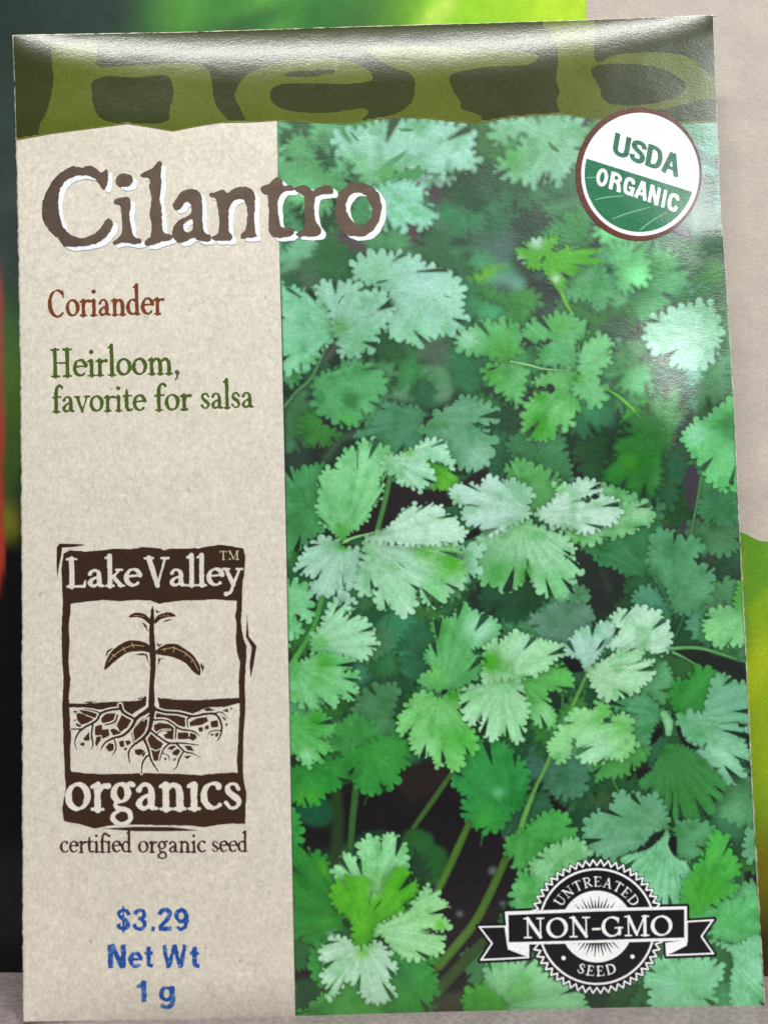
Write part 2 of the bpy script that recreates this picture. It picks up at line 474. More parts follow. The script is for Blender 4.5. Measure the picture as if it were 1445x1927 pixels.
# ------------------------------------------------------------------ the seed packet
packet = bpy.data.objects.new('seed_packet', None); COL.objects.link(packet)
packet.empty_display_size = 0.02
packet.matrix_world = PACK_M
packet['label'] = 'paper cilantro seed packet leaning upright, green leaf photo beside a kraft lettering panel'
packet['category'] = 'seed packet'

# envelope: curved front, flatter back, closed along the edges
ns, ntt = 330, 430
S, Tt = np.meshgrid(np.linspace(0, 1, ns), np.linspace(0, 1, ntt))
xm = 23 + S * 1400; ym = 50 + Tt * 1860
for _ in range(6):
    xm = left_edge(ym) + S * (right_edge(ym) - left_edge(ym)); ym = top_edge(xm) + Tt * (bottom_edge(xm) - top_edge(xm))
# slightly torn cut edges
xm[:, 0] += 1.6 * (fbm(ym[:, 0] / 9, ym[:, 0] / 50, 1, 2) - .5) * 2; xm[:, -1] += 2.2 * (fbm(ym[:, -1] / 12, ym[:, -1] / 40, 2, 3) - .5) * 2
ym[0] += 0.8 * (fbm(xm[0] / 14, xm[0] / 60, 3, 2) - .5) * 2
front = ray_local(xm, ym, 0.0)
thick = 0.28 + 2.2 * (np.clip(4 * S * (1 - S), 0, 1) ** 0.6) * (np.clip(4 * Tt * (1 - Tt), 0, 1) ** 0.6)
back = front.copy(); back[..., 1] += thick * MM
idx = np.arange(ns * ntt).reshape(ntt, ns); O = ns * ntt
def quads(a, b_, c, d): return np.concatenate([np.c_[a, b_, c], np.c_[a, c, d]])
q = quads(idx[:-1, :-1].ravel(), idx[1:, :-1].ravel(), idx[1:, 1:].ravel(), idx[:-1, 1:].ravel())
tr = [q, q[:, ::-1] + O]
def rim(line):
    a, b_ = line[:-1], line[1:]
    return quads(a, b_, b_ + O, a + O)
tr += [rim(idx[0]), rim(idx[:, -1]), rim(idx[-1][::-1]), rim(idx[::-1, 0])]
me = make_mesh('envelope', np.concatenate([front.reshape(-1, 3), back.reshape(-1, 3)]), np.concatenate(tr))
envelope = link('envelope', me, M_KRAFT, packet, 'speckled kraft paper envelope')

# header band with the big letters of the word herb
hb = np.array([(22, 264), (29, 263), (100, 250), (170, 241), (240, 232), (285, 239), (325, 246), (370, 237), (415, 230), (470, 229), (520, 226), (560, 228),
               (610, 231), (650, 233), (685, 228), (720, 222), (760, 221), (800, 222), (850, 228), (895, 231), (925, 227), (950, 222), (1000, 217), (1060, 214),
               (1110, 222), (1200, 228), (1300, 231), (1356, 228)], float)
def inset(d): 
    ys = np.linspace(-5, 1925, 120)
    edge = [np.c_[right_edge(ys) - d, ys], np.c_[left_edge(ys[::-1]) + d, ys[::-1]]]
    return poly_field([np.concatenate(edge)])
INX = np.linspace(26, 1438, 60)
OUT = poly_field([np.concatenate([np.c_[INX, top_edge(INX) + 0.8],
                                  np.c_[right_edge(np.linspace(30, 1895, 50)) - 1.2, np.linspace(30, 1895, 50)],
                                  np.c_[INX[::-1], bottom_edge(INX[::-1]) - 1.0],
                                  np.c_[left_edge(np.linspace(1922, 68, 50)) + 1.0, np.linspace(1922, 68, 50)]])])
OUT = rough(OUT, 0.7, 7, 2)
head_f = combine('and', poly_field([np.concatenate([[(15, 10), (1360, 10)], hb[::-1]])]), OUT)
def head_col(x, y, f):
    n = fbm(x / 60, y / 60, 3, 3)
    c = mixc(np.tile(lin((46, 55, 18)), (len(x), 1)), lin((54, 60, 24)), n)
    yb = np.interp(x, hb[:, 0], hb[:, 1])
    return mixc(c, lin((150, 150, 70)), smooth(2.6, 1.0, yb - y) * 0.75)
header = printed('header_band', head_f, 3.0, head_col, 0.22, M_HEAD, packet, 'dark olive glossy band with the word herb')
HERB = [
 [[(98, 84), (140, 80), (184, 80), (183, 122), (240, 123), (330, 117), (375, 120), (394, 135), (399, 160), (406, 196), (434, 233), (415, 240), (325, 252), (240, 242), (80, 258), (91, 200), (101, 150)],
  [(174, 152), (205, 142), (250, 145), (308, 140), (321, 150), (326, 178), (319, 205), (314, 228), (255, 232), (196, 226), (178, 202), (173, 180)]],
 [[(442, 178), (455, 150), (482, 128), (540, 113), (620, 108), (668, 119), (699, 138), (694, 152), (640, 157), (545, 156), (516, 164), (507, 178), (522, 200), (560, 210), (620, 212), (680, 203), (693, 212), (672, 230), (620, 240), (520, 236), (472, 234), (452, 202)],
  [(534, 139), (560, 133), (620, 130), (632, 135), (602, 141), (552, 144)]],
 [[(690, 92), (760, 86), (840, 88), (930, 92), (1002, 98), (1010, 112), (985, 122), (930, 124), (870, 133), (846, 143), (852, 168), (866, 190), (868, 203), (902, 216), (906, 224), (895, 240), (800, 236), (735, 232), (722, 220), (748, 211), (773, 194), (780, 174), (780, 150), (768, 135), (738, 126)]],
 [[(1020, 40), (1060, 36), (1118, 36), (1119, 113), (1160, 102), (1230, 97), (1290, 105), (1325, 130), (1350, 154), (1350, 184), (1318, 187), (1270, 200), (1230, 208), (1160, 222), (1070, 224), (1056, 214), (1047, 190), (1053, 172), (1047, 150), (1050, 100), (1040, 70)],
  [(1112, 130), (1142, 120), (1200, 120), (1250, 130), (1284, 150), (1290, 163), (1275, 180), (1240, 192), (1190, 198), (1150, 195), (1131, 181), (1128, 165)]]]
def herb_col(x, y, f):
    return mixc(np.tile(lin((82, 94, 22)), (len(x), 1)), lin((92, 102, 32)), fbm(x / 50, y / 50, 5, 3))
HB_IN = combine('and', poly_field([np.concatenate([[(15, 10), (1360, 10)], (hb - [0, 1.5])[::-1]])]), OUT)
for polys in HERB:
    f = combine('and', rough(poly_field([catmull(np.array(p, float), 4) for p in polys]), 1.3, 9, 1), HB_IN)
    printed('letter', f, 2.6, herb_col, 0.235, M_HEAD, header)
# ------------------------------------------------------------------ the printed photograph of cilantro
pl = np.array([(521, 210), (521, 230), (524, 420), (530, 640), (534, 820), (538, 1010), (542, 1220), (546, 1430), (551, 1700), (556, 1925)], float)
panel_f = combine('and', poly_field([np.concatenate([pl, [(1450, 1925), (1450, 205)]])]), OUT)

# soft, out-of-focus ground of the picture, painted on a raster and carried by the panel's vertices
PX0, PY0, PS = 515, 200, 2.5
RX, RY = np.meshgrid(np.arange(PX0, 1446, PS), np.arange(PY0, 1930, PS))
IMG = np.empty(RX.shape + (3,))
up = smooth(1010, 880, RY)[..., None]
IMG[:] = lin((30, 60, 42)) * up + lin((30, 56, 38)) * (1 - up)
def gblur(a, sig):
    sig = sig / PS; r = int(3 * sig) + 1
    k = np.exp(-0.5 * (np.arange(-r, r + 1) / max(sig, .3)) ** 2); k /= k.sum()
    p = np.pad(a, ((r, r), (0, 0)), mode='edge'); a = sum(k[i] * p[i:i + a.shape[0]] for i in range(2 * r + 1))
    p = np.pad(a, ((0, 0), (r, r)), mode='edge'); return sum(k[i] * p[:, i:i + a.shape[1]] for i in range(2 * r + 1))
def soft(view, pts, col, blur=6, k=1.0, tooth=0):
    global IMG
    P = catmull(V(view, pts), 3)
    w = np.clip(poly_field([P])(RX, RY) / 2 + 0.5, 0, 1)
    w = gblur(w, blur) * k
    n = fbm(RX / 22.0, RY / 22.0, len(pts), 3)
    IMG = IMG * (1 - w[..., None]) + (lin(col) * (0.82 + 0.36 * n)[..., None]) * w[..., None]
def softstem(view, pts, col, blur=3, k=1.0):
    global IMG
    w = gblur(np.clip(stroke_field([V(view, pts)])(RX, RY) / 2 + 0.5, 0, 1), blur) * k
    IMG = IMG * (1 - w[..., None]) + lin(col) * w[..., None]

soft('p', [(515, 205), (1000, 205), (1000, 300), (515, 480)], (78, 150, 102), 20)
soft('A', [(40, 90), (300, 80), (420, 110), (300, 220), (160, 260), (60, 220)], (112, 182, 134), 6)
soft('A', [(40, 220), (110, 240), (100, 330), (40, 400)], (122, 190, 146), 4)
soft('A', [(120, 270), (190, 240), (180, 340), (110, 420), (50, 430), (90, 330)], (70, 110, 78), 6)
soft('A', [(130, 430), (160, 330), (260, 240), (370, 240), (470, 340), (550, 450), (420, 520), (200, 520)], (110, 186, 134), 6)
soft('A', [(440, 330), (500, 350), (560, 430), (520, 470), (460, 400)], (62, 110, 70), 5)
soft('A', [(270, 180), (330, 140), (370, 250), (310, 260)], (78, 140, 92), 6)
soft('A', [(860, 470), (1000, 430), (1120, 390), (1250, 420), (1220, 560), (1000, 590), (920, 540)], (78, 72, 74), 7)
soft('A', [(1180, 260), (1330, 210), (1445, 230), (1445, 440), (1300, 480), (1180, 430)], (44, 92, 60), 8)
soft('A', [(980, 620), (1100, 580), (1230, 590), (1240, 700), (1100, 800), (960, 760)], (84, 128, 104), 8)
soft('A', [(1230, 700), (1445, 600), (1445, 900), (1300, 900), (1200, 800)], (72, 112, 96), 10)
soft('p', [(640, 430), (730, 430), (790, 420), (780, 470), (720, 520), (660, 530), (590, 480)], (92, 82, 84), 5)
soft('A', [(50, 805), (330, 810), (310, 870), (200, 925), (50, 948)], (126, 190, 152), 3)
soft('A', [(50, 950), (200, 930), (330, 900), (440, 940), (480, 1010), (300, 1060), (60, 1090)], (76, 116, 86), 6)
soft('A', [(760, 880), (900, 860), (1200, 860), (1445, 930), (1445, 1120), (1200, 1100), (1000, 960)], (82, 158, 112), 8)
soft('A', [(1150, 880), (1220, 880), (1190, 940), (1130, 930)], (40, 84, 52), 4)
soft('A', [(1160, 1040), (1260, 990), (1420, 940), (1330, 1020), (1230, 1070)], (104, 176, 50), 4)
soft('A', [(0, 1070), (90, 940), (170, 925), (160, 970), (60, 1010)], (128, 186, 150), 4, 0.8)
soft('B', [(0, 480), (250, 450), (430, 480), (560, 620), (620, 740), (450, 800), (150, 820), (0, 760)], (38, 76, 52), 12)
soft('B', [(40, 420), (300, 470), (450, 470), (380, 570), (150, 540)], (64, 122, 84), 7)
softstem('B', [(450, 470, 40), (520, 640, 46), (580, 800, 40)], (86, 156, 96), 4)
soft('B', [(0, 740), (90, 730), (130, 850), (60, 940), (0, 930)], (84, 120, 112), 8)
soft('B', [(430, 1150), (520, 980), (640, 860), (760, 790), (900, 830), (1100, 800), (1200, 860), (1240, 950), (1220, 1050), (1100, 1140), (800, 1190)], (92, 168, 126), 6)
soft('B', [(650, 960), (720, 960), (720, 1020), (660, 1010)], (42, 96, 62), 5)
soft('B', [(180, 1000), (290, 1010), (310, 1120), (200, 1130)], (42, 52, 46), 7)
soft('B', [(0, 1040), (100, 1000), (190, 1060), (130, 1190), (0, 1180)], (106, 160, 140), 6)
soft('B', [(1140, 100), (1345, 90), (1360, 300), (1250, 300)], (122, 178, 160), 4)
soft('B', [(1160, 130), (1210, 110), (1240, 180), (1200, 190)], (52, 84, 62), 4)
softstem('B', [(1230, 270, 30), (1300, 340, 26), (1370, 360, 20)], (92, 104, 110), 4)
soft('B', [(1190, 360), (1370, 380), (1370, 660), (1200, 660)], (118, 172, 160), 6)
soft('B', [(1170, 720), (1370, 690), (1390, 860), (1280, 860)], (62, 132, 84), 5)
soft('B', [(1140, 760), (1200, 800), (1290, 900), (1400, 900), (1380, 1010), (1230, 960)], (74, 80, 84), 6)
soft('B', [(1240, 960), (1390, 900), (1400, 1100), (1250, 1150)], (92, 112, 112), 8)
soft('D', [(0, 160), (180, 130), (330, 150), (420, 210), (300, 260), (100, 280), (0, 260)], (46, 82, 60), 8)
soft('D', [(560, 190), (700, 180), (700, 380), (600, 340), (540, 280)], (46, 62, 44), 7)
soft('D', [(700, 330), (730, 130), (860, 70), (960, 30), (1050, 130), (1000, 190), (870, 260), (780, 350)], (68, 64, 74), 6)  # grey-purple patches, here and below: darks lifted by painted gloss glare
soft('D', [(980, 0), (1250, 0), (1280, 140), (1080, 160)], (88, 160, 128), 6)
soft('D', [(1200, 60), (1280, 0), (1300, 120), (1220, 130)], (86, 86, 100), 5)
soft('D', [(1290, 90), (1345, 130), (1375, 420), (1388, 725), (1310, 745), (1295, 500), (1280, 250)], (96, 166, 118), 3)
soft('D', [(1080, 530), (1290, 510), (1300, 745), (1200, 790), (1110, 700)], (112, 186, 160), 6)  # teal-mint patch: glare of the glossy paper painted into the print colour
soft('D', [(1220, 760), (1310, 740), (1300, 820), (1230, 830)], (86, 82, 100), 5)
soft('D', [(700, 540), (860, 450), (1000, 470), (1090, 560), (1060, 640), (860, 760), (760, 700)], (74, 82, 82), 8)
soft('D', [(930, 480), (1010, 490), (1020, 560), (940, 560)], (88, 122, 108), 6)
soft('D', [(620, 560), (740, 520), (740, 680), (660, 640)], (58, 112, 60), 7)
soft('D', [(520, 760), (660, 700), (860, 830), (760, 900), (700, 1000), (560, 1060), (380, 1000)], (30, 66, 46), 9)
soft('D', [(0, 760), (150, 780), (150, 920), (380, 960), (350, 1040), (0, 1050)], (38, 84, 56), 8)
soft('D', [(620, 790), (690, 770), (690, 860), (620, 860)], (70, 124, 94), 7)
soft('D', [(1000, 1107), (990, 1020), (1080, 950), (1150, 1040), (1200, 1107)], (74, 68, 80), 5)
soft('F', [(960, 60), (1060, 70), (1140, 180), (1200, 290), (1130, 420), (1180, 520), (1100, 580), (880, 540), (1000, 480), (1020, 330), (940, 180)], (72, 66, 78), 6)
soft('F', [(820, 320), (930, 230), (1010, 280), (1000, 480), (900, 510), (850, 420)], (66, 112, 62), 6)
soft('F', [(290, 120), (560, 130), (620, 130), (560, 250), (420, 250), (340, 200)], (40, 34, 34), 7)
soft('F', [(0, 60), (200, 50), (300, 130), (360, 230), (250, 220), (100, 160), (0, 170)], (46, 92, 66), 7)
soft('C', [(60, 0), (500, 0), (540, 60), (280, 60), (180, 90), (60, 60)], (82, 112, 90), 5)
soft('C', [(560, 460), (640, 400), (700, 320), (800, 400), (1100, 340), (1200, 480), (1100, 560), (960, 520), (820, 500), (660, 580)], (86, 112, 92), 7)
soft('C', [(590, 480), (640, 420), (720, 440), (700, 560), (620, 560)], (78, 84, 78), 6)
soft('C', [(670, 600), (720, 540), (800, 512), (860, 556), (960, 540), (1060, 560), (1105, 640), (1080, 740), (1000, 770), (880, 770), (760, 750), (700, 710)], (104, 150, 118), 5)
soft('C', [(860, 560), (960, 545), (1060, 570), (1095, 640), (1000, 700), (900, 650)], (92, 146, 106), 7)
soft('C', [(690, 715), (760, 755), (870, 775), (950, 770), (860, 805), (760, 785)], (52, 74, 54), 4)
soft('C', [(1180, 100), (1445, 60), (1445, 240), (1300, 260), (1180, 300)], (62, 92, 74), 7)
soft('C', [(1090, 560), (1240, 520), (1300, 600), (1250, 700), (1130, 700)], (52, 110, 66), 8)
soft('C', [(80, 830), (260, 660), (330, 800), (400, 900), (480, 960), (400, 1100), (100, 1150)], (44, 54, 50), 7)
soft('C', [(190, 900), (280, 850), (390, 890), (380, 1010), (290, 1050), (200, 1000)], (48, 38, 46), 7)
softstem('C', [(330, 1100, 40), (420, 980, 40), (640, 910, 30)], (66, 100, 72), 4)
softstem('C', [(160, 1000, 36), (150, 850, 40)], (56, 84, 66), 5)
softstem('C', [(410, 400, 50), (330, 500, 40), (280, 590, 30)], (84, 92, 84), 3)
soft('E', [(60, 60), (180, 20), (180, 180), (60, 210)], (52, 76, 62), 7)
soft('E', [(640, 40), (860, 20), (860, 90), (660, 100)], (82, 142, 106), 5)
# lower, darker half
soft('F', [(1060, 560), (1380, 520), (1390, 1000), (1150, 1000), (1200, 800)], (58, 76, 62), 8)
soft('F', [(1340, 520), (1375, 520), (1375, 720), (1330, 700)], (28, 30, 30), 3)
softstem('F', [(1240, 510, 26), (1250, 800, 30), (1260, 1000, 30)], (84, 118, 88), 3)
softstem('F', [(1335, 480, 26), (1290, 650, 24), (1270, 800, 30)], (98, 142, 90), 3)
softstem('F', [(1210, 530, 24), (1150, 700, 20)], (80, 108, 84), 3)
soft('F', [(430, 650), (560, 760), (640, 780), (760, 830), (740, 940), (640, 1000), (500, 1050), (440, 850)], (34, 44, 34), 6)
softstem('F', [(560, 780, 20), (610, 900, 20)], (56, 76, 50), 4)
soft('F', [(0, 780), (120, 780), (250, 930), (300, 960), (160, 1050), (40, 960)], (56, 130, 70), 7)
soft('F', [(0, 960), (90, 1040), (110, 1107), (0, 1107)], (88, 168, 130), 4)
soft('G', [(420, 60), (600, 40), (640, 130), (560, 240), (480, 160)], (36, 92, 58), 5)
soft('G', [(560, 230), (620, 130), (700, 110), (830, 130), (880, 240), (890, 330), (860, 450), (790, 520), (720, 460), (640, 400), (620, 330)], (66, 142, 102), 3.5)
soft('G', [(430, 420), (560, 440), (650, 470), (860, 540), (720, 700), (600, 760), (480, 740), (260, 700), (420, 640)], (38, 88, 54), 5)
soft('G', [(440, 420), (540, 430), (540, 500), (460, 540)], (70, 128, 104), 5)
soft('G', [(540, 400), (640, 410), (630, 450), (560, 440)], (24, 26, 22), 4)
soft('G', [(40, 640), (160, 700), (140, 750), (50, 760)], (92, 152, 122), 3)
soft('G', [(300, 850), (400, 800), (420, 950), (350, 1000), (290, 990)], (92, 160, 128), 3)
soft('G', [(780, 90), (1030, 60), (1040, 130), (880, 170)], (62, 118, 60), 3)
soft('G', [(740, 950), (830, 990), (830, 1060), (760, 1090)], (52, 108, 76), 4)
soft('H', [(0, 80), (130, 120), (170, 200), (60, 220), (0, 200)], (72, 128, 96), 5)
soft('H', [(700, 0), (900, 0), (1100, 60), (1110, 210), (1050, 300), (930, 310), (920, 160), (820, 80)], (84, 150, 118), 4)
soft('H', [(820, 360), (960, 340), (1100, 420), (960, 500), (930, 660), (830, 620), (790, 520)], (50, 104, 50), 5)
soft('H', [(360, 480), (460, 470), (520, 590), (480, 660), (380, 660)], (50, 84, 56), 5)
soft('H', [(100, 760), (260, 770), (220, 880), (240, 960), (230, 1040), (90, 1060), (20, 900)], (62, 112, 92), 5)
soft('H', [(230, 960), (400, 980), (420, 1107), (200, 1107)], (70, 124, 104), 4)
soft('H', [(960, 690), (990, 700), (960, 760), (930, 740)], (28, 32, 28), 2)
soft('J', [(330, 330), (430, 310), (600, 220), (720, 220), (780, 290), (580, 350), (440, 430), (330, 420)], (58, 96, 60), 5)
soft('J', [(320, 340), (500, 360), (430, 430), (410, 600), (360, 520), (330, 430)], (66, 114, 86), 5)
soft('J', [(1130, 380), (1240, 220), (1365, 220), (1375, 500), (1300, 640), (1260, 540), (1180, 500)], (64, 120, 86), 4)
soft('J', [(1250, 560), (1330, 520), (1330, 700), (1290, 860), (1240, 780)], (46, 96, 68), 5)
soft('J', [(1320, 700), (1385, 680), (1390, 860), (1330, 820)], (26, 26, 28), 3)
softstem('H', [(810, 890, 34), (900, 845, 32), (1000, 790, 26)], (92, 158, 88), 2)
softstem('J', [(460, 300, 36), (580, 180, 30)], (66, 112, 58), 2.5)
softstem('J', [(430, 220, 24), (420, 300, 22)], (48, 72, 46), 2.5)
for q in ([(60, 230), (420, 170), (760, 60), (1010, 90), (1100, 300), (1380, 420), (1420, 700), (1330, 1000), (1130, 1010), (900, 760), (700, 480), (480, 480), (300, 560), (60, 560)], [(900, 780), (1150, 560), (1400, 640), (1400, 900), (1180, 1300), (900, 1590), (860, 1560), (950, 1240)], [(60, 1130), (230, 1140), (180, 1380), (70, 1380)]):
    soft('I', q, (24, 18, 21), 5)
soft('J', [(0, 300), (110, 260), (200, 230), (330, 310), (300, 400), (180, 380), (60, 480), (0, 420)], (24, 20, 22), 3)
soft('J', [(430, 220), (520, 200), (480, 300), (440, 300)], (26, 20, 24), 3)
soft('J', [(640, 190), (740, 140), (850, 30), (800, 180), (720, 240)], (26, 22, 24), 3)
soft('J', [(0, 700), (60, 730), (20, 860), (0, 880)], (24, 20, 22), 3)
soft('I', [(740, 480), (820, 450), (910, 490), (920, 540), (990, 580), (1000, 660), (950, 800), (870, 760), (790, 740), (750, 600)], (42, 98, 46), 3)
soft('I', [(80, 310), (260, 270), (330, 330), (310, 400), (230, 440), (130, 410)], (28, 92, 62), 4)
soft('I', [(300, 600), (440, 540), (470, 620), (380, 690), (300, 680)], (44, 92, 66), 4)
soft('I', [(70, 1380), (240, 1370), (260, 1440), (180, 1560), (75, 1600)], (32, 78, 44), 4)
softstem('I', [(330, 210, 60), (340, 400, 66), (330, 640, 70)], (44, 70, 34), 3)
soft('I', [(900, 1480), (1100, 1440), (1120, 1500), (1000, 1590), (880, 1590)], (62, 70, 46), 4)
soft('I', [(700, 110), (900, 60), (1020, 100), (900, 250), (760, 300)], (46, 36, 34), 8)
for q in ((1275, 705, 26), (1075, 965, 18), (1335, 905, 16), (1350, 500, 14), (1000, 1360, 8)):
    soft('I', [(q[0] + q[2] * math.cos(a), q[1] + q[2] * math.sin(a)) for a in np.linspace(0, 5.2, 6)], (140, 160, 160), 2.5, 0.45)
soft('K', [(600, 790), (650, 710), (850, 670), (930, 700), (900, 820), (630, 820)], (26, 66, 42), 4)
softstem('K', [(760, 800, 30), (920, 690, 26)], (66, 122, 76), 2.5)
soft('K', [(1160, 480), (1260, 500), (1285, 580), (1260, 650), (1190, 640)], (40, 104, 52), 4)
soft('K', [(1190, 660), (1280, 650), (1310, 790), (1200, 800)], (44, 112, 60), 4)
IMG *= (0.9 + 0.2 * fbm(RX / 8, RY / 8, 4, 2))[..., None]
def img_col(x, y, f):
    gx = np.clip((x - PX0) / PS, 0, RX.shape[1] - 1.001); gy = np.clip((y - PY0) / PS, 0, RX.shape[0] - 1.001)
    i = gx.astype(int); j = gy.astype(int); fx = (gx - i)[:, None]; fy = (gy - j)[:, None]
    return (IMG[j, i] * (1 - fx) + IMG[j, i + 1] * fx) * (1 - fy) + (IMG[j + 1, i] * (1 - fx) + IMG[j + 1, i + 1] * fx) * fy
def deepen(c): return np.array([0.90, 0.90, 0.87]) * np.clip(c, 0, 1) ** 1.14
photo = printed('photo_panel', panel_f, PS, lambda x, y, f: deepen(img_col(x, y, f)), 0.035, M_PHOTO, packet, 'printed photograph of cilantro leaves')

# in-focus leaves: (view, outline, colour, base point, tooth size in px, extra patches (x, y, radius, colour))
PALE, MINT, MNT2 = (183, 222, 203), (160, 212, 180), (140, 204, 158)
MID, GRN, DEEP, LIME = (100, 180, 112), (68, 150, 76), (46, 124, 58), (98, 182, 44)
LEAF = []
def leaf(view, pts, col, base=None, tooth=6, patches=(), veins=1.0, blur=None):
    P = V(view, pts)
    b_ = V(view, [base])[0] if base else P.mean(0)
    pt = [(*V(view, [(p[0], p[1])])[0], p[2] / VIEW[view][2], p[3]) for p in patches]
    if blur is None:
        my = P[:, 1].mean(); blur = 8.0 if my < 470 else (4.5 if my < 800 else 2.2)
    LEAF.append(dict(P=P, col=col, b=b_, tooth=tooth, patches=pt, veins=veins, blur=blur, stem=False))
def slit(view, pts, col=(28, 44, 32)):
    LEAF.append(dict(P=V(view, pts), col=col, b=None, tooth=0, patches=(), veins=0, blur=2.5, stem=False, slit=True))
def stem(view, pts, col):
    LEAF.append(dict(S=V(view, pts), col=col, stem=True))

# the many half-hidden leaves of the plants further back, each on its own stalk
rf = random.Random(21)
SOIL = poly_field([V('I', [(100, 260), (420, 170), (760, 60), (1010, 90), (1100, 300), (1380, 420), (1420, 700), (1330, 1000), (1180, 1300), (900, 1590), (860, 1500), (950, 1240), (1010, 1000), (900, 760), (700, 480), (480, 500), (300, 560), (100, 560)])])
FILL = [(46, 104, 58), (58, 122, 74), (70, 134, 88), (40, 92, 60), (84, 146, 100), (64, 132, 64), (52, 112, 78), (96, 160, 112)]
def fan(cx, cy, R, ang, spread=1.9):
    pts = [(cx, cy)]
    n = 9
    for k in range(n):
        t = k / (n - 1) * 2 - 1; a = ang + t * spread
        r = R * (1.0 - 0.34 * abs(t) ** 1.5) * rf.uniform(0.88, 1.1)
        pts.append((cx + r * math.cos(a), cy + r * math.sin(a)))
    return pts
spots = []
for gy in range(250, 1930, 74):
    for gx in range(550, 1440, 92):
        spots.append((gx + rf.uniform(-40, 40) + (gy // 74 % 2) * 40, gy + rf.uniform(-34, 34)))
rf.shuffle(spots)
for (gx, gy) in spots:
    if SOIL(np.array([gx]), np.array([gy]))[0] > -25: continue
    if gy < 800 and rf.random() < 0.12: continue
    if 1080 < gx < 1170 and 1040 < gy < 1150: continue
    R = rf.uniform(48, 84); ang = rf.uniform(0, 2 * math.pi) if rf.random() < 0.3 else rf.uniform(-0.4, 3.5)
    col = np.array(FILL[rf.randrange(len(FILL))], float) * rf.uniform(0.85, 1.08)
    if gy < 800: col = col * rf.uniform(0.9, 1.4); R *= 1.15
    else: col = col * 0.98
    b0 = (gx - 0.35 * R * math.cos(ang), gy - 0.35 * R * math.sin(ang))
    if rf.random() < 0.5 and gy > 820:
        stem('p', [(b0[0], b0[1], 6), (b0[0] + rf.uniform(-14, 14), b0[1] + 46, 6), (b0[0] + rf.uniform(-34, 34), b0[1] + rf.uniform(80, 130), 5)], tuple(col * [1.1, 1.05, 0.8]))
    leaf('p', fan(b0[0], b0[1], R, ang), tuple(col), b0, rf.uniform(5, 6.5), [(gx + rf.uniform(-30, 30), gy + rf.uniform(-30, 30), 30, tuple(col * rf.uniform(0.8, 1.3)))], 0.9, 9.0 if gy < 800 else rf.uniform(2.5, 5))

# --- upper part
leaf('B', [(0, 90), (150, 60), (300, 48), (430, 45), (540, 110), (565, 200), (520, 300), (450, 400), (410, 460), (350, 450), (330, 410), (280, 470), (200, 475), (150, 450), (30, 420), (20, 340), (150, 230), (195, 150), (100, 190), (0, 220)], (140, 200, 166), (340, 240), 8, [(110, 300, 110, (92, 172, 92)), (560, 180, 60, (96, 168, 110))])
slit('B', [(320, 200), (360, 230), (400, 270), (370, 275), (335, 250)], (52, 118, 66))
leaf('A', [(900, 400), (1060, 410), (1110, 440), (1060, 470), (1000, 470), (930, 492), (885, 470)], (150, 186, 176), None, 7)
leaf('A', [(370, 180), (440, 150), (560, 120), (640, 90), (760, 70), (960, 80), (1100, 100), (1190, 140), (1235, 200), (1210, 240), (1245, 300), (1250, 350), (1190, 395), (1120, 380), (1060, 410), (950, 400), (880, 370), (800, 390), (700, 440), (640, 470), (560, 460), (500, 350), (420, 300), (390, 240)], (160, 212, 194), (620, 460), 8, [(520, 330, 90, (128, 200, 150)), (720, 400, 80, (110, 186, 112)), (900, 110, 70, (104, 172, 128))])
slit('A', [(630, 412), (680, 345), (760, 290), (818, 265), (795, 312), (720, 372), (665, 410)], (92, 164, 112))
slit('A', [(470, 150), (500, 160), (540, 210), (505, 200)], (74, 140, 96))
slit('A', [(760, 130), (830, 125), (870, 145), (800, 155)], (72, 140, 90))
leaf('A', [(640, 480), (760, 440), (860, 450), (940, 520), (900, 565), (990, 630), (960, 720), (900, 742), (850, 700), (800, 748), (740, 720), (690, 742), (600, 640), (640, 540)], (152, 214, 190), (640, 470), 7)
slit('A', [(655, 462), (740, 408), (850, 374), (925, 384), (885, 442), (800, 432), (720, 446)], (84, 158, 98))
leaf('B', [(420, 1150), (440, 1060), (520, 990), (560, 960), (640, 960), (720, 1080), (735, 1160), (680, 1190), (620, 1210), (560, 1170), (490, 1165)], (100, 176, 122), None, 6)
stem('B', [(300, 970, 24), (390, 1090, 30), (440, 1200, 26), (480, 1260, 16)], (104, 184, 52))
leaf('B', [(130, 880), (180, 830), (260, 795), (390, 785), (345, 875), (430, 850), (530, 852), (640, 870), (662, 940), (560, 960), (500, 1010), (440, 1060), (400, 1115), (340, 1060), (300, 980), (230, 985), (170, 935)], (92, 184, 40), (300, 915), 4, [(255, 815, 45, (176, 222, 196)), (150, 930, 36, (150, 206, 160)), (370, 1040, 30, (172, 220, 176))], 0.6)
slit('B', [(290, 900), (318, 905), (292, 950), (272, 940)], (48, 110, 30))
leaf('D', [(640, 510), (750, 400), (860, 330), (890, 400), (850, 490), (800, 510), (740, 525), (690, 540)], (88, 156, 98), None, 5, (), 0.4, 10)
leaf('D', [(880, 380), (885, 260), (960, 230), (1050, 180), (1150, 160), (1240, 150), (1300, 250), (1302, 400), (1250, 500), (1150, 535), (1080, 530), (1000, 470), (930, 440)], (168, 222, 198), (1300, 300), 7, (), 0.4)
leaf('C', [(250, 640), (300, 590), (400, 555), (500, 530), (600, 540), (680, 600), (690, 680), (640, 740), (652, 800), (610, 836), (545, 815), (530, 890), (480, 908), (420, 900), (370, 865), (310, 840), (270, 790), (265, 720)], (96, 172, 118), (240, 630), 7, [(460, 870, 70, (90, 176, 90)), (480, 760, 60, (60, 130, 76)), (590, 780, 60, (112, 186, 130))])
leaf('C', [(70, 560), (130, 540), (190, 560), (165, 640), (110, 655), (70, 620)], (92, 164, 108), None, 5)
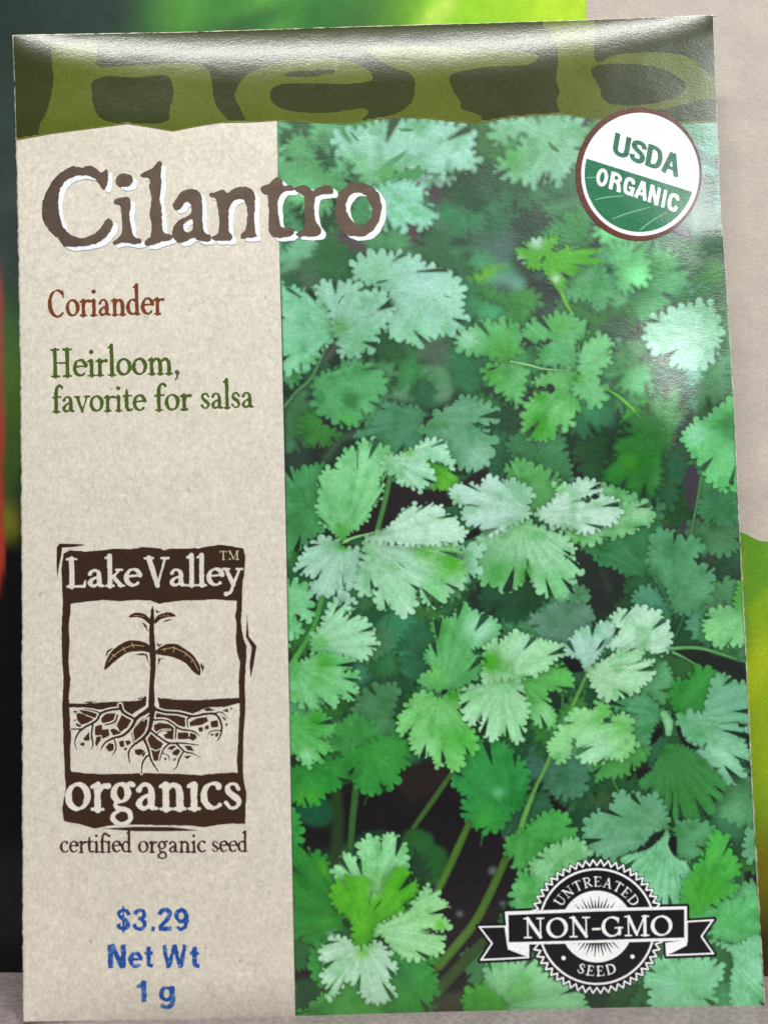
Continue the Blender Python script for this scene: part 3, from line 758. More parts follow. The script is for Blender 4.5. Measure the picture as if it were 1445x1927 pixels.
stem('C', [(70, 800, 24), (160, 690, 24), (240, 615, 26), (330, 440, 18), (400, 330, 14)], (88, 140, 88))
leaf('C', [(50, 70), (110, 90), (150, 60), (190, 85), (270, 80), (340, 180), (392, 300), (380, 360), (340, 420), (290, 450), (270, 510), (220, 550), (170, 540), (140, 570), (50, 530)], (136, 204, 166), (400, 320), 7, [(100, 250, 90, (150, 210, 180))])
leaf('p', [(662, 505), (672, 488), (705, 474), (735, 477), (775, 480), (808, 500), (840, 510), (860, 525), (872, 545), (870, 580), (878, 595), (870, 615), (845, 630), (812, 632), (805, 645), (780, 650), (760, 640), (735, 635), (728, 610), (736, 590), (738, 570), (725, 545), (695, 535), (672, 525)], (160, 214, 192), (700, 520), 7, [(800, 520, 60, (172, 220, 206)), (780, 640, 40, (140, 206, 166))], 0.4)
slit('A', [(630, 1060), (670, 1045), (725, 1042), (690, 1065), (640, 1075)], (78, 130, 100))
slit('C', [(1030, 108), (1070, 115), (1110, 135), (1060, 128)], (84, 140, 112))
leaf('C', [(270, 80), (290, 45), (360, 25), (420, 45), (470, 25), (530, 60), (545, 95), (640, 80), (690, 110), (740, 150), (745, 200), (720, 250), (690, 300), (640, 345), (640, 400), (600, 450), (560, 440), (540, 480), (480, 485), (410, 470), (415, 400), (390, 360), (370, 330), (350, 200), (290, 140)], (158, 208, 188), (390, 340), 7, [(420, 300, 70, (110, 172, 118)), (540, 400, 110, (126, 194, 150))])
slit('C', [(400, 160), (430, 115), (470, 90), (440, 125), (412, 165)], (70, 120, 92))
leaf('C', [(500, 960), (600, 900), (640, 820), (690, 760), (780, 775), (900, 800), (930, 870), (910, 960), (935, 1050), (860, 1075), (740, 1075), (600, 1010)], (84, 148, 112), (930, 850), 4, (), 0.5)
leaf('C', [(925, 890), (1000, 830), (1080, 790), (1150, 730), (1230, 740), (1330, 790), (1370, 840), (1310, 890), (1220, 895), (1330, 960), (1330, 1050), (1295, 1150), (1200, 1165), (1060, 1110), (1000, 990), (930, 960)], (110, 170, 134), (940, 850), 8, [(1250, 1100, 90, (140, 190, 164))])
slit('C', [(920, 850), (960, 838), (990, 850), (950, 880), (930, 920), (918, 890)], (40, 52, 44))
slit('C', [(1200, 885), (1290, 892), (1310, 900), (1250, 910)], (48, 92, 66))
leaf('p', [(940, 682), (985, 686), (990, 712), (984, 740), (972, 766), (950, 745), (925, 720), (905, 702), (915, 688)], (112, 190, 120), (948, 675), 6, [(925, 705, 22, (78, 168, 70))])
leaf('p', [(858, 640), (868, 625), (890, 615), (912, 603), (930, 608), (950, 602), (975, 612), (986, 640), (975, 665), (955, 682), (930, 674), (905, 670), (880, 664), (862, 655)], (104, 184, 116), (960, 678), 6, [(950, 660, 30, (84, 172, 70)), (880, 635, 24, (150, 204, 168))])
slit('C', [(1170, 480), (1250, 485), (1350, 482), (1300, 495), (1210, 495)], (38, 82, 46))
slit('C', [(1300, 560), (1340, 545), (1385, 543), (1350, 565), (1315, 572)], (24, 50, 30))
leaf('D', [(160, 320), (220, 260), (300, 240), (400, 208), (480, 240), (552, 290), (520, 340), (480, 370), (470, 420), (485, 500), (440, 522), (380, 512), (290, 522), (250, 480), (270, 440), (235, 410), (330, 372), (200, 372)], (104, 182, 122), (470, 520), 6, [(360, 280, 90, (92, 172, 84))])
leaf('D', [(230, 600), (300, 560), (380, 530), (450, 540), (470, 600), (450, 660), (500, 720), (490, 780), (450, 800), (452, 860), (400, 880), (370, 850), (360, 905), (280, 952), (200, 930), (160, 860), (200, 720), (280, 660), (350, 640), (300, 652), (240, 632)], (122, 198, 126), (460, 580), 6, [(250, 860, 110, (66, 158, 44)), (270, 700, 60, (76, 164, 60))])
slit('D', [(225, 625), (280, 655), (350, 640), (300, 668), (240, 655)], (26, 66, 32))
leaf('D', [(480, 430), (505, 390), (560, 370), (600, 338), (660, 348), (682, 400), (660, 450), (680, 482), (650, 520), (610, 560), (600, 600), (642, 650), (640, 700), (600, 752), (540, 742), (500, 700), (450, 650), (490, 560), (490, 490)], (124, 198, 138), (470, 580), 6, [(470, 580, 40, (80, 170, 60))])
slit('D', [(470, 410), (490, 375), (510, 365), (490, 400), (485, 440), (475, 460)], (36, 86, 50))
stem('D', [(90, 490, 12), (200, 512, 16), (290, 535, 14), (430, 545, 8)], (150, 206, 140))
stem('D', [(635, 640, 14), (740, 710, 22), (830, 800, 22), (900, 920, 18), (940, 1030, 14)], (112, 186, 72))
leaf('D', [(860, 770), (920, 690), (1020, 620), (1100, 700), (1110, 790), (1060, 900), (1020, 1000), (950, 1040), (900, 960), (880, 880)], (74, 152, 80), (960, 1040), 5, [(1080, 840, 50, (92, 150, 104))], 0.5, 12)
leaf('F', [(560, 230), (600, 150), (640, 100), (650, 0), (720, -60), (740, -120), (850, -130), (930, -40), (930, 60), (910, 200), (900, 300), (780, 362), (690, 312), (600, 282)], (48, 132, 52), (900, -60), 6, [(720, 150, 60, (64, 148, 44)), (880, 250, 60, (70, 140, 74))], 0.6, 9)
leaf('F', [(1120, 400), (1200, 330), (1335, 305), (1375, 430), (1365, 512), (1200, 502), (1140, 470)], (66, 138, 92), None, 5, (), 0.5)
leaf('p', [(1284, 820), (1305, 795), (1330, 785), (1360, 760), (1390, 750), (1395, 830), (1395, 922), (1372, 906), (1362, 925), (1347, 912), (1328, 898), (1320, 872), (1297, 848)], (118, 204, 136), (1395, 790), 6, [(1378, 800, 34, (58, 140, 70)), (1310, 815, 20, (140, 210, 170))])

# --- middle
leaf('E', [(40, 240), (120, 215), (200, 185), (285, 180), (300, 330), (280, 450), (290, 560), (200, 620), (120, 690), (40, 680)], (84, 160, 104), None, 6, [(120, 560, 90, (66, 140, 80))])
slit('E', [(640, 250), (720, 280), (860, 320), (1030, 315), (1110, 280), (1250, 190), (1290, 230), (1250, 300), (1140, 310), (1030, 350), (1100, 410), (1000, 440), (900, 430), (760, 460), (700, 540), (600, 590), (430, 620), (480, 540), (580, 430)], (38, 30, 31))
stem('E', [(690, 230, 34), (655, 400, 36), (610, 570, 34)], (80, 136, 74))
leaf('E', [(880, 130), (960, 170), (1060, 200), (1102, 290), (1050, 322), (940, 322), (940, 250)], (104, 186, 60), (880, 140), 3)
leaf('E', [(390, 130), (410, 112), (430, 75), (490, 92), (495, 55), (540, 22), (562, 60), (585, 22), (625, 28), (632, 60), (700, 100), (700, 180), (670, 205), (620, 260), (645, 300), (635, 350), (600, 420), (570, 430), (560, 490), (520, 530), (470, 570), (430, 600), (415, 640), (330, 575), (270, 520), (248, 450), (262, 330), (250, 280), (300, 200), (360, 210), (370, 150)], (136, 206, 148), (415, 640), 5, [(330, 400, 90, (124, 198, 138)), (540, 150, 90, (146, 212, 162)), (400, 590, 60, (104, 186, 100)), (440, 420, 40, (110, 184, 116))])
leaf('E', [(640, 180), (660, 120), (740, 120), (770, 90), (840, 80), (870, 45), (930, 25), (1030, 45), (1020, 80), (1060, 140), (1075, 190), (1030, 172), (960, 152), (900, 142), (940, 210), (960, 282), (900, 300), (880, 332), (830, 312), (780, 290), (740, 292), (720, 240), (680, 222)], (170, 220, 192), (680, 150), 5, [(800, 95, 40, (120, 190, 80)), (880, 260, 50, (148, 210, 168))])
leaf('F', [(0, 180), (100, 140), (200, 190), (310, 240), (270, 390), (160, 430), (120, 300), (60, 260)], (98, 172, 102), (150, 430), 6)
leaf('F', [(545, 290), (640, 300), (750, 350), (765, 385), (680, 405), (560, 335)], (126, 196, 140), None, 5)
slit('F', [(540, 325), (600, 345), (640, 372), (570, 350)], (46, 112, 60))
leaf('F', [(440, 640), (540, 600), (680, 570), (790, 530), (872, 490), (872, 560), (835, 680), (850, 780), (790, 802), (740, 812), (690, 802), (620, 752), (560, 752), (520, 700)], (66, 136, 90), (850, 800), 5, [(560, 650, 90, (48, 118, 68))])
leaf('F', [(868, 560), (960, 552), (1030, 602), (1100, 588), (1142, 650), (1085, 735), (1190, 760), (1202, 830), (1180, 900), (1190, 950), (1100, 1012), (980, 1022), (940, 900), (850, 790), (835, 680)], (92, 158, 116), (970, 1020), 7, [(1120, 880, 70, (104, 166, 128))])
leaf('F', [(738, 940), (800, 880), (860, 880), (920, 960), (960, 1050), (880, 1115), (800, 1030)], (84, 150, 120), (960, 1050), 5)
stem('F', [(830, 780, 18), (900, 870, 14), (960, 1010, 12)], (66, 128, 84))
slit('F', [(900, 880), (935, 930), (965, 990), (940, 960)], (38, 84, 56))
slit('F', [(965, 1035), (1000, 1020), (1035, 1018), (1000, 1032)], (20, 42, 28))
leaf('F', [(330, 560), (420, 572), (520, 560), (620, 512), (660, 430), (700, 395), (800, 388), (852, 440), (852, 500), (770, 542), (680, 572), (560, 602), (480, 627), (400, 602)], (138, 202, 146), (300, 540), 6, [(780, 440, 60, (160, 214, 172)), (430, 590, 50, (108, 186, 96))])
slit('F', [(240, 530), (330, 545), (400, 610), (350, 590), (300, 570)], (40, 90, 50))
leaf('F', [(180, 435), (250, 402), (300, 340), (290, 290), (320, 260), (370, 285), (420, 260), (480, 253), (552, 290), (520, 350), (440, 374), (560, 350), (640, 370), (672, 440), (630, 500), (560, 532), (490, 557), (440, 562), (400, 542), (330, 532), (260, 512), (200, 472)], (188, 222, 206), (170, 450), 5, [(310, 300, 50, (128, 200, 130))])
slit('F', [(428, 378), (470, 362), (520, 350), (470, 372)], (60, 130, 80))
leaf('p', [(900, 1005), (950, 985), (985, 980), (1010, 990), (1050, 1003), (1065, 1012), (1072, 1025), (1085, 1035), (1060, 1047), (1083, 1057), (1091, 1077), (1073, 1087), (1083, 1106), (1070, 1126), (1048, 1129), (1031, 1119), (1012, 1113), (995, 1092), (960, 1112), (930, 1102), (905, 1092), (888, 1060), (896, 1030)], (156, 212, 170), (980, 985), 6, [(930, 1080, 46, (88, 166, 88)), (985, 1085, 26, (76, 158, 66)), (1050, 1100, 36, (126, 196, 140))])
slit('F', [(125, 700), (140, 730), (138, 770), (122, 750)], (30, 84, 44))
slit('F', [(330, 695), (380, 700), (410, 712), (360, 708)], (40, 100, 60))
leaf('p', [(845, 925), (860, 912), (880, 910), (905, 915), (908, 903), (925, 897), (945, 905), (965, 903), (990, 915), (1003, 930), (993, 950), (997, 970), (970, 985), (940, 1000), (912, 1006), (900, 992), (880, 985), (868, 962), (884, 950), (862, 948), (850, 938)], (180, 218, 204), (995, 962), 5, [(975, 925, 30, (150, 206, 170))])
slit('E', [(1110, 600), (1180, 565), (1245, 520), (1230, 560), (1250, 580), (1200, 620), (1060, 660)], (20, 26, 24))
leaf('E', [(1115, 690), (1220, 655), (1248, 700), (1200, 760), (1232, 810), (1150, 867), (1130, 800)], (158, 212, 182), (1110, 750), 7)
leaf('F', [(150, 1060), (260, 982), (380, 960), (490, 990), (512, 1060), (470, 1120), (380, 1180), (280, 1190), (200, 1150)], (104, 150, 128), None, 5)
leaf('F', [(370, 960), (400, 900), (440, 868), (492, 920), (430, 962)], (92, 148, 112), None, 6)
leaf('E', [(120, 790), (170, 700), (230, 640), (300, 610), (380, 652), (420, 680), (490, 690), (512, 720), (500, 800), (480, 925), (405, 888), (425, 960), (492, 1000), (400, 1012), (330, 962), (260, 972), (200, 910), (245, 862), (130, 822)], (168, 212, 192), (400, 650), 6, [(400, 670, 40, (120, 196, 120))])
leaf('E', [(530, 630), (640, 642), (760, 660), (880, 662), (1000, 640), (1080, 650), (1112, 700), (1132, 780), (1142, 880), (1100, 922), (1050, 952), (1012, 1012), (960, 1027), (890, 1002), (862, 930), (832, 1040), (780, 1087), (730, 1077), (690, 1015), (652, 1057), (600, 1012), (595, 960), (608, 905), (570, 952), (520, 962), (490, 930), (480, 860), (505, 790), (540, 720)], (172, 218, 190), (530, 640), 6, [(1050, 760, 150, (88, 178, 56)), (900, 700, 60, (110, 190, 90)), (960, 960, 80, (132, 204, 140)), (700, 950, 120, (158, 212, 172))])
slit('E', [(722, 748), (762, 780), (800, 815), (745, 785)], (34, 96, 50))
leaf('E', [(530, 625), (620, 580), (700, 530), (770, 452), (840, 415), (852, 442), (925, 405), (942, 432), (1000, 420), (1012, 470), (1080, 490), (1100, 540), (1147, 580), (1110, 642), (1000, 652), (880, 662), (760, 652), (640, 642)], (190, 226, 206), (530, 630), 5, (), 0.6)
stem('E', [(400, 645, 22), (470, 615, 20), (560, 592, 14), (660, 560, 6)], (150, 206, 140))
slit('E', [(375, 650), (395, 630), (410, 640), (395, 655)], (24, 60, 30))

# --- lower
stem('G', [(240, 20, 40), (190, 200, 34), (60, 420, 44)], (84, 158, 78))
leaf('G', [(20, -60), (100, -70), (165, -25), (170, 20), (190, 128), (150, 157), (78, 112), (122, 200), (110, 247), (70, 232), (20, 300)], (136, 206, 156), (40, 60), 7)
leaf('G', [(180, 260), (230, 200), (270, 110), (300, 50), (350, 28), (402, 70), (365, 135), (462, 90), (472, 140), (522, 160), (532, 200), (567, 220), (547, 250), (582, 295), (540, 342), (490, 392), (420, 382), (330, 352), (200, 342)], (164, 216, 180), (160, 310), 5, [(240, 290, 60, (116, 194, 120))])
leaf('G', [(30, 450), (140, 390), (200, 360), (290, 347), (420, 390), (432, 430), (365, 462), (452, 470), (462, 510), (430, 550), (467, 580), (410, 642), (345, 595), (340, 662), (280, 677), (222, 610), (210, 702), (150, 707), (90, 640), (30, 640)], (128, 200, 140), (60, 420), 5, [(260, 400, 70, (84, 174, 70)), (220, 520, 60, (108, 188, 110))])
leaf('I', [(20, 120), (130, 60), (300, 30), (390, 60), (397, 150), (340, 202), (260, 240), (200, 302), (110, 302), (20, 230)], (54, 146, 64), (60, 40), 6, [(150, 260, 80, (74, 168, 60))])
leaf('G', [(20, 760), (210, 703), (270, 740), (332, 800), (290, 852), (225, 862), (322, 920), (260, 962), (240, 1012), (190, 995), (180, 1037), (120, 1012), (75, 950), (20, 970)], (100, 186, 104), (40, 780), 5, [(210, 750, 60, (66, 160, 54)), (150, 980, 60, (140, 206, 150))])
stem('I', [(450, 200, 50), (430, 380, 46), (415, 570, 46)], (58, 104, 50))
leaf('G', [(395, 740), (480, 733), (560, 790), (592, 860), (560, 935), (400, 962), (310, 902), (330, 830)], (72, 152, 80), None, 6)
leaf('p', [(645, 1425), (690, 1402), (720, 1388), (745, 1382), (766, 1400), (771, 1425), (768, 1440), (752, 1450), (748, 1470), (735, 1482), (720, 1477), (713, 1491), (695, 1496), (680, 1488), (660, 1465)], (60, 148, 70), (690, 1405), 6, [(720, 1420, 40, (72, 162, 74))])
stem('I', [(1040, 95, 34), (920, 270, 40), (795, 445, 34)], (66, 102, 46))
leaf('G', [(832, 500), (900, 440), (858, 370), (932, 270), (905, 160), (1040, 130), (1060, 68), (1110, 58), (1180, 110), (1292, 150), (1312, 240), (1250, 300), (1140, 332), (1232, 410), (1222, 462), (1150, 512), (1080, 562), (980, 577), (860, 557)], (106, 184, 118), (970, 580), 5, [(1200, 200, 110, (154, 212, 176)), (950, 200, 70, (74, 152, 70)), (930, 480, 60, (120, 194, 110))])
slit('G', [(1150, 335), (1230, 318), (1245, 330), (1220, 365), (1190, 345)], (30, 64, 40))
leaf('I', [(1025, 162), (1060, 110), (1130, -20), (1200, -60), (1340, -70), (1400, 0), (1460, 60), (1490, 200), (1455, 315), (1380, 362), (1340, 432), (1280, 467), (1180, 452), (1110, 402), (1083, 320), (1132, 268), (1080, 230)], (54, 148, 76), (1380, 380), 6, [(1230, 400, 90, (66, 166, 66)), (1310, 230, 40, (104, 182, 130))])
leaf('G', [(705, 760), (740, 690), (800, 610), (860, 585), (920, 612), (960, 625), (1050, 580), (1090, 600), (1082, 680), (1120, 790), (1152, 810), (1177, 880), (1162, 962), (1105, 955), (1102, 1012), (1080, 1042), (1030, 1062), (980, 1005), (950, 1047), (920, 1002), (890, 955), (840, 982), (800, 932), (770, 870), (785, 805), (720, 852), (708, 800)], (130, 204, 128), (960, 615), 5, [(1080, 880, 120, (88, 184, 76)), (1030, 600, 60, (76, 168, 56)), (870, 930, 70, (146, 212, 150))])
slit('G', [(960, 600), (975, 570), (1010, 570), (990, 605)], (16, 34, 20))
slit('G', [(1065, 770), (1090, 790), (1110, 820), (1085, 800)], (46, 120, 50))
leaf('H', [(60, 490), (130, 470), (300, 402), (332, 440), (367, 490), (340, 552), (220, 550), (215, 590), (262, 702), (250, 762), (180, 762), (130, 720), (100, 640)], (102, 184, 98), (60, 480), 5, [(200, 700, 80, (140, 206, 150))])
leaf('p', [(866, 1319), (873, 1297), (904, 1288), (944, 1276), (976, 1278), (992, 1328), (996, 1341), (986, 1364), (983, 1390), (970, 1397), (944, 1380), (932, 1395), (916, 1386), (904, 1375), (908, 1345), (888, 1367), (876, 1350), (869, 1335)], (158, 214, 168), (945, 1280), 5, [(900, 1370, 30, (176, 222, 190))])
leaf('p', [(908, 1285), (912, 1240), (916, 1213), (947, 1204), (966, 1188), (980, 1190), (996, 1198), (1018, 1203), (1045, 1211), (1059, 1214), (1057, 1231), (1038, 1247), (1031, 1257), (1002, 1273), (986, 1279), (947, 1277)], (164, 216, 172), (940, 1275), 5, [(922, 1245, 26, (82, 174, 46)), (985, 1215, 24, (176, 222, 190))])
leaf('H', [(580, 640), (700, 590), (800, 578), (852, 650), (912, 690), (850, 742), (810, 812), (800, 902), (740, 975), (690, 930), (730, 850), (690, 700)], (92, 162, 116), (910, 700), 5)
leaf('J', [(470, 100), (620, 60), (700, 20), (780, 20), (770, 60), (720, 110), (680, 150), (610, 180), (540, 180), (490, 205)], (84, 158, 84), (700, 0), 5)
leaf('J', [(195, 220), (240, 110), (330, 70), (410, 90), (425, 240), (390, 292), (330, 307), (250, 292)], (78, 132, 106), None, 6)
stem('H', [(450, 445, 24), (380, 600, 26), (340, 690, 26), (255, 880, 26), (190, 1030, 26), (150, 1107, 28), (80, 1290, 36), (50, 1400, 34)], (104, 164, 82))
leaf('H', [(215, 870), (270, 800), (340, 700), (380, 660), (490, 662), (500, 608), (562, 640), (582, 700), (535, 742), (640, 690), (702, 720), (702, 800), (732, 860), (700, 902), (652, 952), (600, 945), (560, 942), (540, 972), (470, 972), (420, 960), (378, 910), (370, 825), (360, 890), (300, 972), (260, 952), (225, 910)], (142, 206, 142), (800, 740), 5, [(480, 900, 120, (164, 216, 178)), (560, 680, 70, (104, 184, 90)), (640, 760, 50, (116, 194, 108))])
slit('H', [(812, 870), (820, 800), (870, 762), (882, 800), (850, 850)], (20, 22, 20))
slit('H', [(295, 370), (350, 355), (400, 380), (430, 430), (400, 450), (350, 450), (320, 410)], (20, 22, 22))
leaf('H', [(315, 330), (380, 220), (450, 180), (590, 155), (645, 230), (560, 292), (490, 382), (440, 445), (400, 370)], (170, 212, 198), (450, 450), 4)
leaf('H', [(585, 140), (600, 110), (650, 80), (680, 92), (720, 65), (770, 65), (810, 92), (860, 90), (882, 140), (922, 160), (915, 200), (932, 230), (917, 310), (870, 347), (820, 330), (760, 312), (650, 312), (560, 292), (640, 210)], (182, 222, 198), (450, 440), 5, (), 0.8)
leaf('H', [(450, 450), (520, 390), (640, 320), (740, 310), (772, 350), (735, 388), (822, 370), (817, 410), (832, 460), (790, 502), (760, 532), (700, 572), (640, 582), (600, 607), (560, 602), (510, 572), (480, 520)], (170, 216, 180), (450, 450), 5)
slit('H', [(488, 332), (520, 272), (555, 248), (530, 302)], (22, 36, 28))
slit('H', [(528, 374), (570, 336), (610, 320), (570, 362)], (22, 36, 28))
slit('H', [(940, 320), (1100, 320), (1310, 380), (1380, 400), (1385, 520), (1300, 500), (1180, 430), (1100, 410)], (34, 40, 34))
stem('H', [(920, 310, 24), (1100, 308, 22), (1310, 372, 12)], (110, 170, 110))
stem('H', [(940, 330, 20), (1020, 370, 14), (1110, 425, 10)], (104, 164, 104))
leaf('H', [(1120, 190), (1140, 110), (1200, 78), (1300, 66), (1385, 70), (1390, 250), (1330, 292), (1280, 280), (1230, 307), (1190, 292), (1150, 250)], (132, 200, 138), (1380, 100), 6)
leaf('F', [(1330, 960), (1345, 870), (1372, 820), (1395, 840), (1395, 990), (1330, 990)], (92, 172, 76), None, 5)
leaf('H', [(938, 540), (970, 488), (1020, 502), (1070, 430), (1120, 432), (1170, 428), (1192, 480), (1182, 600), (1110, 702), (1000, 682), (938, 640)], (64, 150, 70), (960, 690), 6)
leaf('H', [(960, 720), (1040, 680), (1120, 680), (1150, 560), (1200, 458), (1250, 470), (1300, 512), (1400, 530), (1410, 735), (1310, 738), (1410, 800), (1300, 790), (1352, 850), (1387, 920), (1382, 982), (1320, 945), (1352, 1020), (1340, 1072), (1290, 1092), (1230, 1072), (1200, 985), (1170, 1012), (1120, 992), (1085, 940), (1145, 858), (1080, 872), (1020, 832)], (124, 184, 150), (950, 720), 6, [(1220, 950, 120, (146, 204, 172)), (1300, 620, 80, (112, 172, 146)), (1080, 800, 60, (96, 170, 116))])
slit('H', [(1200, 775), (1290, 785), (1385, 800), (1400, 850), (1300, 815)], (22, 44, 34))
slit('H', [(955, 760), (985, 755), (1010, 830), (1080, 875), (1130, 860), (1080, 895), (1010, 880), (970, 810)], (20, 22, 20))
stem('H', [(890, 690, 50), (915, 740, 60), (915, 800, 40)], (128, 190, 140))
leaf('J', [(720, 220), (800, 140), (850, 30), (900, 0), (960, 10), (1020, 40), (1100, 100), (1180, 190), (1212, 260), (1150, 382), (1050, 422), (960, 450), (912, 482), (868, 400), (850, 320), (800, 290)], (66, 138, 76), (900, 20), 3, [(1000, 300, 120, (58, 132, 60))], 0.8)
leaf('J', [(928, 460), (1000, 428), (1080, 440), (1172, 500), (1130, 572), (1000, 652), (940, 622), (930, 560)], (92, 158, 112), (900, 500), 5)
leaf('J', [(415, 500), (430, 430), (500, 380), (580, 350), (588, 290), (640, 273), (680, 302), (700, 270), (745, 302), (790, 280), (832, 310), (862, 360), (884, 460), (800, 502), (730, 582), (640, 632), (560, 642), (480, 612), (430, 572)], (112, 170, 136), (890, 490), 6, [(700, 420, 100, (98, 160, 116))])
slit('J', [(655, 630), (670, 595), (690, 610), (735, 560), (745, 580), (790, 510), (865, 483), (830, 540), (760, 600)], (22, 40, 28))
leaf('p', [(1168, 1615), (1215, 1601), (1245, 1578), (1256, 1564), (1272, 1615), (1297, 1622), (1296, 1648), (1284, 1668), (1284, 1712), (1200, 1722), (1188, 1650)], (130, 194, 156), (1256, 1570), 2, (), 1.0)
slit('J', [(880, 560), (900, 520), (935, 520), (938, 580), (928, 640), (900, 610)], (20, 22, 20))
slit('J', [(895, 400), (905, 270), (918, 300), (915, 400), (930, 460), (905, 475)], (30, 70, 38))
leaf('K', [(1090, 340), (1200, 300), (1400, 270), (1425, 420), (1300, 482), (1180, 442)], (102, 186, 120), None, 5)
leaf('K', [(1040, 280), (1060, 190), (1130, 100), (1170, 20), (1195, -35), (1230, -25), (1270, 0), (1262, 40), (1300, 100), (1312, 150), (1280, 202), (1302, 240), (1200, 292), (1100, 352), (1050, 340)], (80, 172, 78), (1130, 320), 6, [(1160, 230, 80, (72, 164, 52))])
leaf('J', [(1318, 520), (1360, 475), (1400, 470), (1400, 650), (1350, 672), (1320, 622)], (106, 170, 132), None, 6)
leaf('K', [(1170, 465), (1300, 492), (1420, 440), (1450, 620), (1450, 830), (1300, 815), (1270, 702), (1285, 560), (1240, 500)], (120, 186, 146), (1180, 460), 4, [(1400, 620, 80, (134, 196, 160))])
leaf('J', [(0, 520), (80, 480), (150, 420), (200, 390), (262, 378), (330, 420), (372, 500), (300, 542), (180, 602), (100, 702), (30, 692), (-20, 640), (-25, 560)], (82, 168, 86), (60, 500), 5)
leaf('J', [(110, 690), (200, 600), (300, 540), (380, 540), (442, 600), (420, 650), (300, 720), (180, 782)], (136, 198, 146), None, 5)
leaf('K', [(258, 240), (310, 148), (392, 200), (420, 300), (350, 345), (270, 325)], (106, 186, 116), None, 6)
leaf('K', [(870, 650), (940, 560), (1100, 552), (1222, 580), (1232, 640), (1190, 692), (1192, 762), (1110, 815), (920, 815), (900, 722)], (130, 198, 154), None, 6, [(1000, 700, 80, (140, 204, 168))])
leaf('K', [(130, 650), (155, 565), (250, 580), (340, 560), (420, 642), (560, 702), (605, 792), (600, 815), (400, 830), (220, 835), (200, 762), (150, 702)], (138, 198, 150), (200, 780), 6, [(300, 700, 80, (112, 186, 110))])
leaf('K', [(28, 740), (70, 680), (130, 682), (172, 722), (222, 762), (222, 835), (80, 830), (40, 790)], (76, 164, 62), (220, 830), 6)
stem('I', [(1130, 420, 44), (1050, 600, 52), (950, 810, 50)], (78, 118, 42))
stem('I', [(1350, 640, 52), (1250, 860, 56), (1150, 1040, 60), (950, 1280, 64)], (76, 112, 42))
stem('I', [(1220, 1130, 60), (1080, 1280, 72), (940, 1430, 84), (860, 1530, 70)], (56, 82, 36))
leaf('I', [(40, 350), (95, 360), (117, 470), (100, 542), (40, 550)], (66, 164, 80), None, 6)
leaf('I', [(40, 600), (140, 568), (162, 622), (200, 588), (272, 640), (282, 700), (332, 760), (310, 832), (330, 922), (392, 982), (350, 1042), (270, 1062), (240, 1132), (170, 1142), (110, 1112), (40, 1090)], (50, 134, 54), (400, 1000), 6, [(260, 690, 60, (70, 154, 50)), (280, 1020, 60, (64, 150, 50))])
leaf('I', [(170, 1250), (190, 1170), (260, 1130), (320, 1200), (300, 1340), (240, 1400), (180, 1310)], (58, 148, 66), None, 7)
leaf('I', [(60, 1600), (180, 1520), (250, 1450), (340, 1440), (400, 1380), (520, 1480), (640, 1470), (700, 1610), (300, 1615)], (86, 168, 80), (500, 1480), 6, [(200, 1580, 90, (52, 124, 54))])
leaf('I', [(640, 1180), (780, 1238), (920, 1220), (932, 1290), (900, 1322), (942, 1350), (920, 1392), (952, 1420), (900, 1482), (872, 1562), (780, 1605), (640, 1610), (620, 1420), (640, 1300)], (56, 148, 64), (620, 1150), 6, [(740, 1330, 90, (46, 128, 70))])
slit('I', [(360, 1010), (400, 975), (425, 1000), (430, 1060), (390, 1050)], (22, 66, 28))
leaf('I', [(310, 690), (350, 668), (370, 600), (420, 612), (465, 640), (463, 560), (500, 510), (560, 500), (602, 535), (610, 500), (650, 478), (700, 502), (752, 545), (755, 600), (762, 660), (740, 720), (680, 800), (560, 860), (480, 860), (380, 800), (320, 732)], (146, 208, 156), (540, 960), 5, [(560, 780, 90, (128, 196, 120))])
slit('I', [(465, 640), (478, 660), (488, 715), (472, 700)], (52, 120, 60))
leaf('I', [(300, 830), (340, 768), (420, 740), (520, 765), (545, 850), (600, 830), (640, 750), (690, 685), (762, 700), (792, 740), (822, 800), (800, 862), (725, 912), (762, 962), (640, 1010), (560, 1100), (500, 1160), (440, 1142), (430, 1032), (380, 972), (320, 912)], (90, 176, 42), (500, 1080), 5, [(480, 1050, 60, (104, 188, 46)), (560, 830, 50, (124, 192, 100))])
slit('I', [(545, 945), (575, 905), (608, 868), (600, 900), (565, 940)], (26, 70, 20))
slit('I', [(750, 905), (775, 875), (815, 860), (790, 890)], (44, 104, 36))
leaf('I', [(560, 1070), (610, 1020), (760, 950), (820, 870), (878, 793), (905, 830), (952, 820), (950, 872), (992, 890), (1002, 940), (960, 982), (1012, 1012), (990, 1062), (860, 1060), (972, 1092), (960, 1130), (982, 1180), (930, 1212), (870, 1232), (780, 1242), (680, 1192), (620, 1112)], (148, 204, 148), (520, 1080), 5, [(960, 1030, 40, (104, 184, 62)), (740, 1080, 80, (158, 210, 164))])
slit('I', [(830, 1052), (880, 1058), (920, 1064), (870, 1074)], (30, 92, 36))
leaf('I', [(243, 1170), (300, 1108), (400, 1120), (440, 1160), (480, 1180), (520, 1160), (582, 1138), (652, 1200), (640, 1242), (692, 1270), (682, 1332), (640, 1370), (682, 1422), (660, 1484), (560, 1505), (500, 1472), (402, 1365), (330, 1452), (270, 1485), (280, 1402), (240, 1352), (262, 1290), (240, 1222)], (172, 210, 184), (490, 1140), 5, [(490, 1200, 50, (122, 190, 90)), (300, 1440, 50, (140, 200, 150))])

